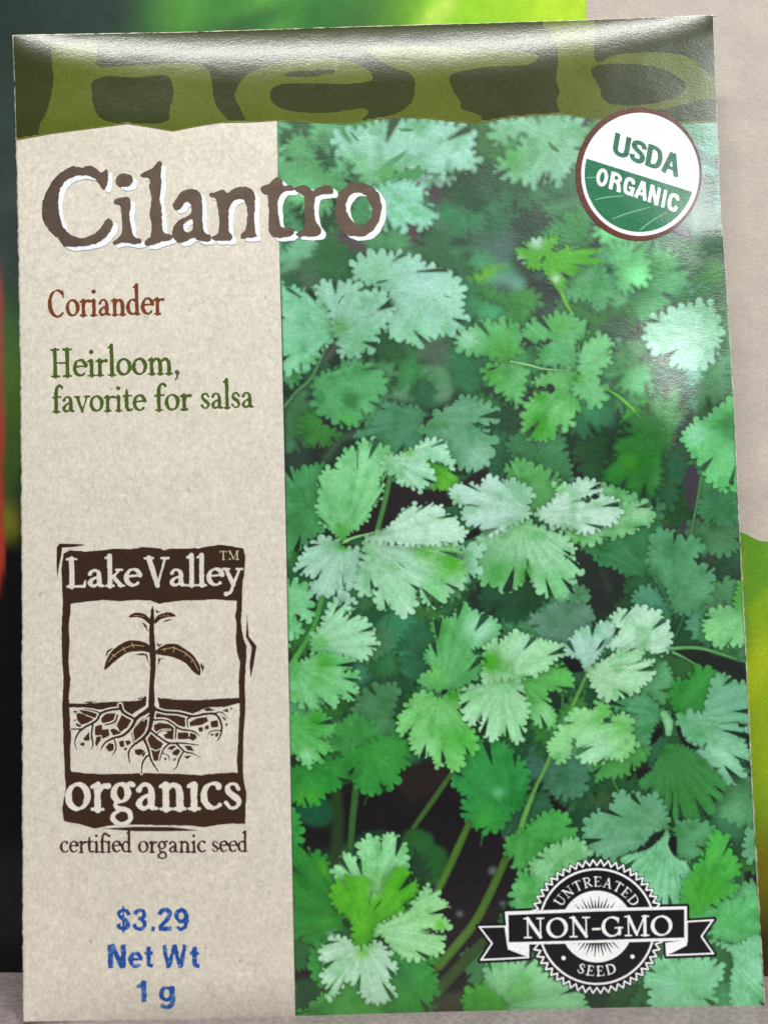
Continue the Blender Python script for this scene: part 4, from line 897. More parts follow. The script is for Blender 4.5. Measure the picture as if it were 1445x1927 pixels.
def serrate(P, tooth, seed, base):
    """turn a traced outline into a cilantro margin: lobes parted by narrow cuts, each lobe with uneven teeth.
    Returns the outline and the directions of the cuts seen from the leaf's base."""
    C = catmull(P, 5)
    if tooth <= 0: return C, []
    rnd = random.Random(seed)
    area2 = (C[:, 0] * np.roll(C[:, 1], -1) - np.roll(C[:, 0], -1) * C[:, 1]).sum(); sg = 1 if area2 > 0 else -1
    C2 = np.vstack([C, C[:1]]); seg = np.hypot(*np.diff(C2, axis=0).T); L = np.r_[0, np.cumsum(seg)]
    n = max(6, int(L[-1] / (tooth * 2.35)))
    cuts = np.cumsum([0.55 + 0.9 * rnd.random() for _ in range(n)]); cuts = np.r_[0, cuts / cuts[-1]] * L[-1]
    size = math.sqrt(abs(area2) / 2)
    out = []; angs = []; lobe = rnd.randint(2, 5)
    def at(s):
        s = s % L[-1]
        return np.array([np.interp(s, L, C2[:, 0]), np.interp(s, L, C2[:, 1])])
    for i in range(n):
        a, b_ = cuts[i], cuts[i + 1]; amp = min(b_ - a, tooth * 2.6) * (0.19 + 0.24 * rnd.random())
        lobe -= 1
        p0 = at(a); vb = base - p0; rb = np.hypot(*vb)
        if lobe <= 0 and rb > 0.42 * size and size > 34:
            lobe = rnd.randint(4, 7); dep = min(rnd.uniform(0.10, 0.36) * rb, 0.32 * size)
            inner = p0 + vb / rb * dep + np.array([-vb[1], vb[0]]) / rb * rnd.uniform(-0.12, 0.12) * dep
            w = rnd.uniform(0.07, 0.13) * dep + 0.6
            tn = at(a + 1) - at(a - 1); tn = tn / (np.hypot(*tn) + 1e-9)
            mid = (p0 + inner) / 2
            out += [tuple(p0 - tn * w * 1.6), tuple(mid - tn * w * 0.8), tuple(inner), tuple(mid + tn * w * 0.8), tuple(p0 + tn * w * 1.6)]
            angs.append(math.atan2(p0[1] - base[1], p0[0] - base[0]))
        else:
            nrm = at(a + 3) - at(a - 3); q = np.hypot(*nrm) + 1e-9
            out.append((p0[0] - sg * nrm[1] / q * 0.5 * amp, p0[1] + sg * nrm[0] / q * 0.5 * amp))
        sk = rnd.uniform(-0.1, 0.12)
        for t, o in ((0.18, 0.35), (0.36 + sk, 0.9), (0.54 + sk, 1.05), (0.70 + sk, 0.85), (0.88, 0.25)):
            p = at(a + t * (b_ - a)); nrm = at(a + t * (b_ - a) + 3) - at(a + t * (b_ - a) - 3); q = np.hypot(*nrm) + 1e-9
            o = o + 0.55
            out.append((p[0] + sg * nrm[1] / q * o * amp, p[1] - sg * nrm[0] / q * o * amp))
    return np.array(out), sorted(angs)

PANEL_IN = combine('and', poly_field([np.concatenate([pl + [0.8, 0], [(1450, 1925), (1450, 205)]])]), OUT)
for i, L in enumerate(LEAF):
    L['seed'] = i * 37 + 11
    if L['stem']:
        S_ = catmull(L['S'], 5, closed=False); L['f'] = stroke_field([S_]); L['coarse'] = stroke_field([L['S']])
    else:
        SP, L['cuts'] = serrate(L['P'], L['tooth'], i, L['b'] if L['b'] is not None else L['P'].mean(0)); L['f'] = poly_field([SP]); L['coarse'] = poly_field([L['P']])
    x0, y0, x1, y1 = L['f'].box
    L['out'] = S_[:, :2] if L['stem'] else SP
    lay = 0
    for q in LEAF[:i]:
        if q['layer'] <= lay or q['f'].box[2] < x0 or q['f'].box[0] > x1 or q['f'].box[3] < y0 or q['f'].box[1] > y1: continue
        if (L['coarse'](q['out'][:, 0], q['out'][:, 1]) > -14).any() or (q['coarse'](L['out'][:, 0], L['out'][:, 1]) > -14).any(): lay = q['layer']
    L['layer'] = lay + 1

LSTEP = 0.16 / max(L['layer'] for L in LEAF)
def leaf_colour(i, L):
    over = [q for q in LEAF[i + 1:] if not q.get('slit') and not (q['f'].box[2] < L['f'].box[0] or q['f'].box[0] > L['f'].box[2] or q['f'].box[3] < L['f'].box[1] or q['f'].box[1] > L['f'].box[3])]
    base = lin(L['col'])
    def f(x, y, d):
        n = fbm(x / 26.0, y / 26.0, i, 3); n2 = fbm(x / 6.5, y / 6.5, i + 3, 2)
        c = np.tile(base, (len(x), 1))
        if L['stem']:
            w = np.clip(d / (d.max() + 1e-6), 0, 1)
            return mixc(img_col(x, y, d), c * (0.72 + 0.5 * w + 0.3 * (n - .5))[:, None], smooth(-0.6, 1.6, d))
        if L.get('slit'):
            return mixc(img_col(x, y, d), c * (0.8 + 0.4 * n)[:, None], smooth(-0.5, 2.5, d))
        deep = base * np.array([0.50, 0.74, 0.50])
        c = mixc(c, deep, np.clip(smooth(0.46, 0.80, n) * 0.75, 0, 1))
        for (pxx, pyy, r, col) in L['patches']:
            w = np.clip(np.exp(-0.5 * (((x - pxx) ** 2 + (y - pyy) ** 2) / (0.62 * r) ** 2)) * (0.7 + 0.8 * n), 0, 1)
            c = mixc(c, lin(col), w)
        rx, ry = x - L['b'][0], y - L['b'][1]; r = np.hypot(rx, ry) + 1e-6
        ang = np.arctan2(ry, rx) + 0.10 * (n - .5)
        sz = math.sqrt((L['f'].box[2] - L['f'].box[0]) * (L['f'].box[3] - L['f'].box[1]))
        A = np.array(L['cuts'])
        if len(A) >= 2:
            B_ = np.r_[A[-1] - 2 * math.pi, A, A[0] + 2 * math.pi]
            j = np.clip(np.searchsorted(B_, ang) - 1, 0, len(B_) - 2)
            w0, w1 = B_[j], B_[j + 1]
            t = (ang - w0) / np.maximum(w1 - w0, 1e-3)
            wid = np.minimum(w1 - w0, 1.3)
        else:
            u = ang * 2.2 / math.pi + 0.37 * i; t = u - np.floor(u); wid = np.full(len(x), math.pi / 2.2)
        off = np.abs(t - .5) * wid * r                      # distance from the lobe's midrib
        vein = np.exp(-(off / 1.7) ** 2) * smooth(4, 14, r) * smooth(1, 6, d) * L['veins']
        side = np.sin((r - 0.9 * off) / (1.7 + 0.012 * sz) + 6 * n)      # oblique side veins
        crease = np.abs(2 * t - 1) ** 3 * smooth(6, 0.55 * sz, r)
        tilt = ((L['seed'] % 7) - 3) / 3.0
        c = c * (1 + 0.20 * (n2 - .5) + 0.16 * (smooth(0, 0.8 * sz, r) - 0.5) + 0.035 * side * L['veins'] * smooth(2, 10, off) + 0.10 * tilt * (t - .5))[:, None]
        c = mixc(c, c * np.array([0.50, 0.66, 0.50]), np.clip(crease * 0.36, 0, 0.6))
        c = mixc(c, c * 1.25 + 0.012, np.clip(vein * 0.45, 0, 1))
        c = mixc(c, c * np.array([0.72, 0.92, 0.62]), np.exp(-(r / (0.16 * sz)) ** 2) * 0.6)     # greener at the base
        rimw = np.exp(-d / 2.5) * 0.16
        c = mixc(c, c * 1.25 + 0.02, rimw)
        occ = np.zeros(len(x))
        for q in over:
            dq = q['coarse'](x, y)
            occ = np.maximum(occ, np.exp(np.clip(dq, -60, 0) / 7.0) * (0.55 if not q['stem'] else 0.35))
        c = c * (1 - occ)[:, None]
        return mixc(img_col(x, y, d), c, smooth(-0.35 * L['blur'], L['blur'], d))
    return f
for i, L in enumerate(LEAF):
    f = combine('and', L['f'], PANEL_IN)
    if f.box[2] <= f.box[0] or f.box[3] <= f.box[1]: continue
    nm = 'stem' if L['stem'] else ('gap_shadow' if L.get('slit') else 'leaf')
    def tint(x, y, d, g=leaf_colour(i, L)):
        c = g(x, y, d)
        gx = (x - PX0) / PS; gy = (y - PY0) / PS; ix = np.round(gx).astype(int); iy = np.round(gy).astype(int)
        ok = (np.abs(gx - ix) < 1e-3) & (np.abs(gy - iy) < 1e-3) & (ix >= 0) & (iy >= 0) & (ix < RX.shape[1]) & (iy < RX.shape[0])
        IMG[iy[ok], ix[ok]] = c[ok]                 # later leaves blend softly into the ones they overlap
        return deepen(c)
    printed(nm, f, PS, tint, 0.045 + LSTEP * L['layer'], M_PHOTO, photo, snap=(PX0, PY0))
# ------------------------------------------------------------------ lettering
# a small antique serif face drawn with strokes: x-height 1, baseline 0, y up; points are (x, y, stroke width)
TK, TN = 0.24, 0.11
def cv(*p, n=5): return catmull(np.array(p, float), n, closed=False)
def ring(cx, cy, rx, ry, a0, a1, thick=TK, thin=TN, n=30):
    a = np.radians(np.linspace(a0, a1, n))
    w = thin + (thick - thin) * np.abs(np.cos(a - 0.25)) ** 1.4
    return np.c_[cx + rx * np.cos(a), cy + ry * np.sin(a), w]
def st(x, y0, y1, w=TK): return np.array([(x, y0, w), (x, (y0 + y1) / 2, w * 0.9), (x, y1, w)])
def sf(x, y, h=0.2, w=TN): return np.array([(x - h, y, w), (x + h, y, w)])
def flag(x, y): return np.array([(x - 0.2, y - 0.12, TN), (x, y - 0.02, TN * 1.4)])
CAP, ASC = 1.55, 1.7
GL = {
 'o': (0.96, [ring(0.48, 0.5, 0.36, 0.43, 0, 360)]),
 'c': (0.84, [ring(0.48, 0.5, 0.36, 0.43, 55, 310), [(0.68, 0.80, 0.2)]]),
 'e': (0.88, [ring(0.47, 0.5, 0.35, 0.43, 15, 312), [(0.16, 0.56, TN), (0.80, 0.60, TN)]]),
 'i': (0.52, [st(0.27, 0.05, 0.88), sf(0.27, 0.05), flag(0.26, 0.95), [(0.26, 1.38, 0.27)]]),
 'I': (0.52, [st(0.27, 0.05, 0.88), sf(0.27, 0.05), flag(0.26, 0.95)]),
 'l': (0.52, [st(0.27, 0.05, ASC), sf(0.27, 0.05), flag(0.26, ASC)]),
 'r': (0.72, [st(0.26, 0.05, 0.88), sf(0.26, 0.05), flag(0.25, 0.95), cv((0.3, 0.6, TN), (0.45, 0.84, 0.14), (0.66, 0.86, 0.2))]),
 'n': (1.06, [st(0.26, 0.05, 0.88), sf(0.26, 0.05, 0.19), flag(0.25, 0.95), cv((0.3, 0.66, TN), (0.5, 0.88, 0.15), (0.70, 0.82, 0.2), (0.79, 0.6, TK), (0.79, 0.05, TK)), sf(0.79, 0.05, 0.19)]),
 'm': (1.6, [st(0.26, 0.05, 0.88), sf(0.26, 0.05, 0.19), flag(0.25, 0.95), cv((0.3, 0.66, TN), (0.5, 0.88, 0.15), (0.70, 0.82, 0.2), (0.78, 0.6, TK), (0.78, 0.05, TK)), sf(0.78, 0.05, 0.19),
             cv((0.82, 0.66, TN), (1.02, 0.88, 0.15), (1.22, 0.82, 0.2), (1.31, 0.6, TK), (1.31, 0.05, TK)), sf(1.31, 0.05, 0.19)]),
 'a': (0.92, [cv((0.17, 0.72, 0.19), (0.28, 0.88, 0.13), (0.48, 0.90, 0.14), (0.62, 0.74, 0.2), (0.63, 0.4, TK), (0.66, 0.12, 0.2), (0.84, 0.07, TN)),
              cv((0.60, 0.54, TN), (0.34, 0.46, 0.13), (0.16, 0.26, 0.2), (0.26, 0.08, 0.16), (0.46, 0.10, 0.12), (0.62, 0.26, TN))]),
 'd': (1.0, [ring(0.43, 0.48, 0.32, 0.41, 60, 300), st(0.72, 0.08, ASC), flag(0.71, ASC), [(0.72, 0.07, TN), (0.94, 0.07, TN)], [(0.55, 0.84, TN), (0.7, 0.78, TN)], [(0.55, 0.10, TN), (0.7, 0.22, TN)]]),
 't': (0.68, [cv((0.30, 1.28, TN), (0.29, 0.9, TK), (0.29, 0.3, TK), (0.40, 0.08, 0.18), (0.64, 0.12, TN)), [(0.06, 0.90, TN), (0.62, 0.92, TN)]]),
 'f': (0.62, [cv((0.28, 0.05, TK), (0.28, 1.0, TK), (0.34, 1.42, 0.2), (0.52, 1.60, 0.15), (0.68, 1.48, 0.2)), [(0.06, 0.90, TN), (0.60, 0.92, TN)], sf(0.28, 0.05, 0.22)]),
 'v': (0.94, [[(0.14, 0.90, 0.2), (0.47, 0.06, 0.2)], [(0.47, 0.06, TN), (0.80, 0.90, TN)], sf(0.14, 0.92, 0.17), sf(0.80, 0.92, 0.15)]),
 'y': (0.94, [[(0.14, 0.90, 0.2), (0.50, 0.06, 0.2)], cv((0.82, 0.90, TN), (0.50, 0.06, 0.14), (0.36, -0.32, 0.14), (0.12, -0.44, 0.22)), sf(0.14, 0.92, 0.17), sf(0.82, 0.92, 0.15)]),
 's': (0.74, [cv((0.60, 0.74, 0.13), (0.46, 0.90, TN), (0.27, 0.89, 0.12), (0.16, 0.72, 0.18), (0.30, 0.55, 0.22), (0.50, 0.42, 0.23), (0.60, 0.25, 0.18), (0.48, 0.09, 0.12), (0.28, 0.08, TN), (0.12, 0.24, 0.15))]),
 'g': (0.94, [ring(0.42, 0.62, 0.27, 0.30, 0, 360, 0.22), cv((0.62, 0.84, TN), (0.76, 0.94, 0.14), (0.88, 0.90, 0.18)), cv((0.26, 0.34, TN), (0.20, 0.18, 0.14), (0.36, 0.06, 0.18), (0.64, 0.02, 0.18), (0.78, -0.14, 0.16)), ring(0.45, -0.24, 0.34, 0.22, 20, -250, 0.18)]),
 'k': (0.98, [st(0.26, 0.05, ASC), sf(0.26, 0.05, 0.19), flag(0.25, ASC), [(0.32, 0.42, TN), (0.74, 0.90, TN)], [(0.44, 0.56, 0.2), (0.82, 0.06, 0.2)], sf(0.74, 0.92, 0.15), sf(0.84, 0.05, 0.14)]),
 ',': (0.40, [[(0.18, 0.12, 0.26)], cv((0.24, 0.08, 0.18), (0.20, -0.16, 0.12), (0.08, -0.30, 0.07))]),
 'C': (1.22, [ring(0.66, 0.76, 0.52, 0.74, 48, 312, 0.26), [(1.00, 1.30, 0.12), (1.06, 1.46, 0.10), (1.05, 1.08, 0.10)]]),
 'H': (1.36, [st(0.30, 0.05, CAP), st(1.04, 0.05, CAP), [(0.3, 0.8, TN), (1.04, 0.8, TN)]] + [sf(x, y, 0.24) for x in (0.30, 1.04) for y in (0.05, CAP)]),
 'L': (1.10, [st(0.34, 0.06, CAP, 0.26), sf(0.34, CAP, 0.24), [(0.12, 0.06, 0.12), (0.96, 0.06, 0.14), (1.03, 0.36, 0.09)]]),
 'V': (1.24, [[(0.22, CAP, 0.26), (0.66, 0.06, 0.22)], [(0.66, 0.06, TN), (1.06, CAP, TN)], sf(0.22, CAP, 0.22), sf(1.06, CAP, 0.18)]),
 'T': (1.24, [st(0.62, 0.05, CAP), sf(0.62, 0.05, 0.24), [(0.12, 1.28, 0.09), (0.14, CAP - .03, 0.12), (1.10, CAP - .03, 0.12), (1.12, 1.28, 0.09)]]),
 'M': (1.72, [st(0.32, 0.05, CAP, TN), [(0.34, CAP, 0.24), (0.84, 0.12, 0.2)], [(0.84, 0.12, TN), (1.36, CAP, TN)], st(1.38, 0.05, CAP, TK), sf(0.30, 0.05, 0.2), sf(1.38, 0.05, 0.24), sf(0.26, CAP, 0.16), sf(1.42, CAP, 0.2)]),
 'N': (1.48, [st(0.32, 0.05, CAP, TN), [(0.32, CAP, 0.26), (1.14, 0.06, 0.24)], st(1.14, 0.10, CAP, TN), sf(0.32, 0.05, 0.22), sf(0.26, CAP, 0.16), sf(1.14, CAP, 0.22)]),
 'O': (1.46, [ring(0.73, 0.78, 0.58, 0.74, 0, 360, 0.28)]),
 'G': (1.44, [ring(0.70, 0.78, 0.56, 0.74, 48, 325, 0.28), [(1.06, 1.30, 0.1), (1.12, 1.46, 0.08), (1.10, 1.10, 0.08)], st(1.18, 0.22, 0.66), sf(1.14, 0.68, 0.24)]),
 'U': (1.36, [cv((0.30, CAP, TK), (0.30, 0.5, TK), (0.44, 0.12, 0.2), (0.70, 0.04, 0.14), (0.96, 0.16, 0.12), (1.06, 0.5, TN), (1.06, CAP, TN)), sf(0.30, CAP, 0.22), sf(1.06, CAP, 0.2)]),
 'R': (1.28, [st(0.32, 0.05, CAP), sf(0.32, 0.05, 0.22), sf(0.28, CAP, 0.16), cv((0.32, CAP, TN), (0.72, CAP - .04, 0.14), (0.94, 1.16, 0.22), (0.72, 0.80, 0.14), (0.32, 0.76, TN)), cv((0.64, 0.76, 0.2), (0.96, 0.28, 0.22), (1.20, 0.06, 0.14))]),
 'E': (1.16, [st(0.32, 0.05, CAP), [(0.12, 0.06, TN), (0.98, 0.06, TN), (1.04, 0.38, 0.09)], [(0.12, CAP, TN), (0.94, CAP, TN), (0.98, 1.26, 0.09)], [(0.32, 0.82, TN), (0.76, 0.82, TN)], [(0.76, 0.66, 0.08), (0.76, 0.98, 0.08)]]),
 'A': (1.36, [[(0.66, CAP, TN), (0.22, 0.05, TN)], [(0.64, CAP, 0.24), (1.10, 0.05, 0.24)], [(0.36, 0.52, TN), (0.96, 0.52, TN)], sf(0.22, 0.05, 0.18), sf(1.12, 0.05, 0.2)]),
 'D': (1.40, [st(0.32, 0.05, CAP), cv((0.14, CAP, TN), (0.62, CAP - .03, 0.13), (1.08, 1.30, 0.2), (1.20, 0.80, 0.28), (1.06, 0.28, 0.2), (0.62, 0.06, 0.13), (0.14, 0.06, TN))]),
 'S': (1.00, [cv((0.80, 1.20, 0.13), (0.66, 1.48, 0.12), (0.40, 1.48, 0.14), (0.20, 1.20, 0.2), (0.40, 0.90, 0.25), (0.68, 0.68, 0.27), (0.84, 0.36, 0.2), (0.62, 0.08, 0.14), (0.36, 0.06, 0.12), (0.16, 0.36, 0.14))]),
 '-': (0.62, [[(0.10, 0.62, 0.16), (0.52, 0.62, 0.16)]]),
}
def word_strokes(word, space=0.0):
    x = 0; out = []
    for ch in word:
        adv, ss = GL[ch]
        for s in ss:
            s = np.array(s, float).copy(); s[:, 0] += x; out.append(s)
        x += adv + space
    return out, x - space
def place_line(word, x0, y0, x1, y1, xh, bold=1.0, space=0.0):
    """word set along a baseline between two picture points, with the given x-height in px"""
    ss, w = word_strokes(word, space)
    L = math.hypot(x1 - x0, y1 - y0); k = L / w; ux, uy = (x1 - x0) / L, (y1 - y0) / L
    wk = (k + xh) / 2 * bold
    return [np.c_[x0 + s[:, 0] * k * ux + s[:, 1] * xh * uy, y0 + s[:, 0] * k * uy - s[:, 1] * xh * ux, s[:, 2] * wk] for s in ss]
def place_arc(word, cx, cy, r, a_mid, span, xh, inside=False, bold=1.0):
    """word set around a circle; a_mid in degrees, 90 = top"""
    ss, w = word_strokes(word, 0.12); out = []; k = math.radians(span) * r / w
    for s in ss:
        if inside:
            a = math.radians(a_mid) + (s[:, 0] / w - .5) * math.radians(span); rr = r - s[:, 1] * xh
        else:
            a = math.radians(a_mid) - (s[:, 0] / w - .5) * math.radians(span); rr = r + s[:, 1] * xh
        out.append(np.c_[cx + rr * np.cos(a), cy - rr * np.sin(a), s[:, 2] * (k + xh) / 2 * bold])
    return out
def lettering(name, strokes, col, step, off, parent, amp=0.8, scale=5.0, label=None, mat=None, vary=0.12):
    f = rough(stroke_field(strokes), amp, scale, 2)
    def c(x, y, d):
        return np.tile(lin(col), (len(x), 1)) * (1 - vary + 2 * vary * fbm(x / 9, y / 9, 6, 2))[:, None]
    return printed(name, f, step, c, off, mat or M_INK, parent, label)
def vx(view, x): return VIEW[view][0] + x / VIEW[view][2]
def vy(view, y): return VIEW[view][1] + y / VIEW[view][2]
def line_v(view, word, xa, xb, ya, yb, xh, **kw):
    return place_line(word, vx(view, xa), vy(view, ya), vx(view, xb), vy(view, yb), xh, **kw)

# title
TITLE = [
 [[(303, 60), (303, 100), (295, 137), (280, 134), (262, 108), (240, 92), (205, 84), (165, 90), (135, 107), (115, 137), (105, 180), (108, 230), (122, 280), (145, 313), (175, 330), (210, 333), (245, 320), (275, 293), (295, 262), (312, 256), (323, 270), (321, 295), (300, 326), (268, 353), (220, 365), (160, 371), (125, 364), (105, 336), (75, 310), (52, 275), (41, 235), (44, 185), (62, 140), (90, 95), (125, 65), (160, 47), (200, 52), (230, 44), (255, 55), (275, 72), (293, 60)]],
 [[(327, 185), (350, 171), (390, 174), (395, 200), (390, 240), (398, 290), (405, 325), (432, 338), (438, 355), (400, 359), (360, 352), (328, 359), (325, 348), (350, 330), (361, 310), (360, 270), (357, 225), (350, 205), (330, 197)], [(336, 98), (350, 80), (375, 76), (398, 84), (404, 104), (392, 125), (365, 130), (342, 124)]],
 [[(438, 75), (480, 56), (500, 31), (519, 32), (516, 70), (519, 120), (512, 165), (518, 220), (522, 270), (526, 308), (556, 322), (556, 340), (520, 350), (480, 364), (451, 361), (455, 342), (474, 325), (478, 280), (470, 240), (478, 180), (470, 130), (472, 105), (455, 92), (438, 86)]],
 [[(564, 195), (590, 158), (620, 139), (655, 141), (676, 165), (681, 210), (682, 260), (689, 308), (715, 325), (711, 346), (670, 346), (645, 332), (610, 351), (580, 349), (562, 325), (565, 290), (590, 262), (630, 240), (640, 215), (630, 195), (610, 195), (598, 215), (575, 223), (564, 210)], [(640, 258), (617, 268), (604, 285), (609, 306), (630, 311), (645, 294)]],
 [[(711, 154), (735, 150), (765, 139), (782, 155), (810, 135), (850, 129), (880, 139), (893, 170), (890, 220), (892, 270), (894, 310), (899, 328), (870, 334), (837, 333), (838, 318), (855, 300), (862, 260), (860, 215), (850, 183), (825, 179), (802, 190), (789, 225), (786, 270), (789, 308), (801, 325), (796, 343), (760, 346), (724, 343), (721, 330), (744, 315), (750, 280), (745, 235), (740, 195), (730, 173), (711, 166)]],
 [[(914, 130), (945, 119), (965, 100), (985, 91), (1000, 105), (1006, 125), (1035, 124), (1047, 135), (1040, 146), (1006, 150), (986, 180), (985, 230), (990, 270), (1001, 294), (1045, 294), (1049, 310), (1030, 329), (990, 334), (960, 326), (945, 295), (948, 250), (945, 200), (940, 165), (919, 150)]],
 [[(1049, 135), (1080, 121), (1105, 128), (1125, 146), (1150, 128), (1190, 124), (1204, 140), (1201, 156), (1170, 161), (1141, 166), (1130, 190), (1130, 230), (1139, 275), (1156, 298), (1151, 322), (1110, 329), (1059, 326), (1064, 310), (1085, 295), (1092, 250), (1090, 200), (1085, 167), (1059, 151)]],
 [[(1212, 225), (1218, 185), (1235, 145), (1265, 120), (1300, 112), (1340, 118), (1375, 140), (1394, 175), (1398, 215), (1390, 260), (1368, 300), (1335, 325), (1295, 330), (1255, 318), (1228, 290), (1214, 258)], [(1255, 215), (1262, 180), (1285, 156), (1312, 152), (1338, 168), (1356, 200), (1360, 235), (1345, 268), (1318, 282), (1290, 272), (1268, 250)]]]
title = bpy.data.objects.new('title', None); COL.objects.link(title); title.parent = packet
title.empty_display_size = 0.005
title['label'] = 'brown rough serif word Cilantro with white drop shadow'
for polys in TITLE:
    P = [catmull(V('T', p), 3) for p in polys]
    f = rough(poly_field([p + [8.8, 7.0] for p in P]), 1.3, 7, 1)
    printed('letter_shadow', f, 1.7, (238, 240, 244), 0.235, M_INK, title)
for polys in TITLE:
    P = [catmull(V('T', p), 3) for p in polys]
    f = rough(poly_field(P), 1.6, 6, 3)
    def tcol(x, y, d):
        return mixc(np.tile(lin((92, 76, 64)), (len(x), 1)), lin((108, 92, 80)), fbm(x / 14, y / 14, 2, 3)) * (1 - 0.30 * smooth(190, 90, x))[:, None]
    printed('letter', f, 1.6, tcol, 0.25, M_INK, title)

lettering('name_lettering', line_v('S', 'Coriander', 238, 812, 306, 293, 33.5, bold=1.02), (116, 62, 36), 1.3, 0.06, packet, 0.9, 4.5, 'rust brown word Coriander')
desc = line_v('S', 'Heirloom,', 250, 892, 604, 588, 33.5, bold=1.0) + line_v('S', 'favorite', 258, 722, 779, 770, 32, bold=1.0) + \
       line_v('S', 'for', 764, 948, 770, 766, 32, bold=1.0) + line_v('S', 'salsa', 990, 1256, 762, 755, 32, bold=1.0)
lettering('description_lettering', desc, (74, 92, 34), 1.3, 0.06, packet, 0.9, 4.5, 'olive green words Heirloom, favorite for salsa')

# a plain bold sans drawn with square-ended strokes, capital height 1
def butt(pts, w, smooth_n=0):
    P = np.array(pts, float)
    if smooth_n: P = catmull(P, smooth_n, closed=False)
    T_ = np.gradient(P, axis=0); T_ /= np.linalg.norm(T_, axis=1)[:, None] + 1e-9
    N_ = np.c_[-T_[:, 1], T_[:, 0]] * w / 2
    return [np.concatenate([P + N_, (P - N_)[::-1]])]
def oval(cx, cy, rx, ry, w): return [ellipse(cx, cy, rx + w / 2, ry + w / 2, 40), ellipse(cx, cy, rx - w / 2, ry - w / 2, 40)]
def arcp(cx, cy, rx, ry, a0, a1, n=16):
    a = np.radians(np.linspace(a0, a1, n)); return np.c_[cx + rx * np.cos(a), cy + ry * np.sin(a)]
SW = 0.2
ESS = [(0.52, 0.70), (0.46, 0.86), (0.31, 0.91), (0.15, 0.84), (0.13, 0.68), (0.26, 0.56), (0.42, 0.46), (0.50, 0.30), (0.44, 0.14), (0.30, 0.09), (0.15, 0.15), (0.09, 0.32)]
CEE = [(0.55, 0.68), (0.48, 0.86), (0.33, 0.90), (0.17, 0.82), (0.11, 0.5), (0.17, 0.18), (0.33, 0.10), (0.48, 0.14), (0.55, 0.34)]
SANS = {
 'U': (0.64, [butt(np.concatenate([[(0.1, 1.0), (0.1, 0.6)], arcp(0.32, 0.3, 0.22, 0.2, 180, 360), [(0.54, 0.6), (0.54, 1.0)]]), SW)]),
 'S': (0.62, [butt(ESS, SW, 4)]), 'C': (0.64, [butt(CEE, SW, 4)]),
 'D': (0.62, [butt([(0.1, 0), (0.1, 1)], SW), butt([(0.1, 0.91), (0.28, 0.91), (0.45, 0.82), (0.52, 0.5), (0.45, 0.18), (0.28, 0.09), (0.1, 0.09)], SW * 0.95, 4)]),
 'A': (0.70, [butt([(0.09, 0), (0.33, 1)], SW), butt([(0.61, 0), (0.37, 1)], SW), butt([(0.2, 0.30), (0.5, 0.30)], 0.16)]),
 'O': (0.66, [oval(0.33, 0.5, 0.23, 0.41, SW)]),
 'R': (0.64, [butt([(0.1, 0), (0.1, 1)], SW), butt([(0.1, 0.91), (0.34, 0.91), (0.49, 0.74), (0.36, 0.54), (0.1, 0.53)], 0.18, 4), butt([(0.34, 0.52), (0.48, 0.34), (0.52, 0.0)], SW, 3)]),
 'G': (0.68, [butt(CEE[:-1] + [(0.55, 0.28), (0.56, 0.46)], SW, 4), butt([(0.33, 0.44), (0.66, 0.44)], 0.15), butt([(0.58, 0), (0.58, 0.44)], 0.13)]),
 'N': (0.66, [butt([(0.1, 0), (0.1, 1)], SW), butt([(0.56, 0), (0.56, 1)], SW), butt([(0.12, 1), (0.54, 0)], 0.2)]), 'I': (0.2, [butt([(0.1, 0), (0.1, 1)], SW)]),
 '$': (0.62, [butt(ESS, 0.17, 4), butt([(0.31, -0.12), (0.31, 1.12)], 0.08)]),
 '3': (0.60, [butt([(0.10, 0.72), (0.18, 0.88), (0.32, 0.92), (0.46, 0.84), (0.46, 0.64), (0.34, 0.54), (0.22, 0.54)], 0.17, 4), butt([(0.26, 0.54), (0.42, 0.48), (0.50, 0.32), (0.44, 0.14), (0.30, 0.08), (0.16, 0.13), (0.09, 0.30)], 0.17, 4)]),
 '.': (0.2, [butt([(0.02, 0.09), (0.18, 0.09)], 0.18)]),
 '2': (0.60, [butt([(0.10, 0.68), (0.16, 0.86), (0.31, 0.92), (0.46, 0.84), (0.48, 0.68), (0.36, 0.46), (0.20, 0.28), (0.10, 0.09)], 0.18, 4), butt([(0.04, 0.09), (0.56, 0.09)], 0.18)]),
 '9': (0.60, [oval(0.30, 0.66, 0.20, 0.24, 0.17), butt([(0.50, 0.66), (0.50, 0.36), (0.40, 0.14), (0.26, 0.09), (0.10, 0.20)], 0.17, 4)]),
 'e': (0.58, [butt(arcp(0.29, 0.36, 0.20, 0.28, 0, 318, 26), 0.17), butt([(0.10, 0.38), (0.56, 0.38)], 0.13)]),
 't': (0.38, [butt([(0.19, 0.95), (0.19, 0.30), (0.22, 0.12), (0.37, 0.09)], 0.18, 4), butt([(0.02, 0.65), (0.36, 0.65)], 0.14)]),
 'W': (1.0, [butt([(0.08, 1), (0.27, 0)], 0.17), butt([(0.27, 0), (0.5, 1)], 0.16), butt([(0.5, 1), (0.73, 0)], 0.16), butt([(0.73, 0), (0.92, 1)], 0.17)]),
 '1': (0.42, [butt([(0.30, 0), (0.30, 1.0)], 0.19), butt([(0.04, 0.70), (0.20, 0.78), (0.30, 0.96)], 0.16, 3)]),
 'g': (0.60, [oval(0.29, 0.38, 0.19, 0.27, 0.17), butt([(0.50, 0.73), (0.50, 0.0), (0.42, -0.20), (0.26, -0.23), (0.08, -0.14)], 0.18, 4)]),
}
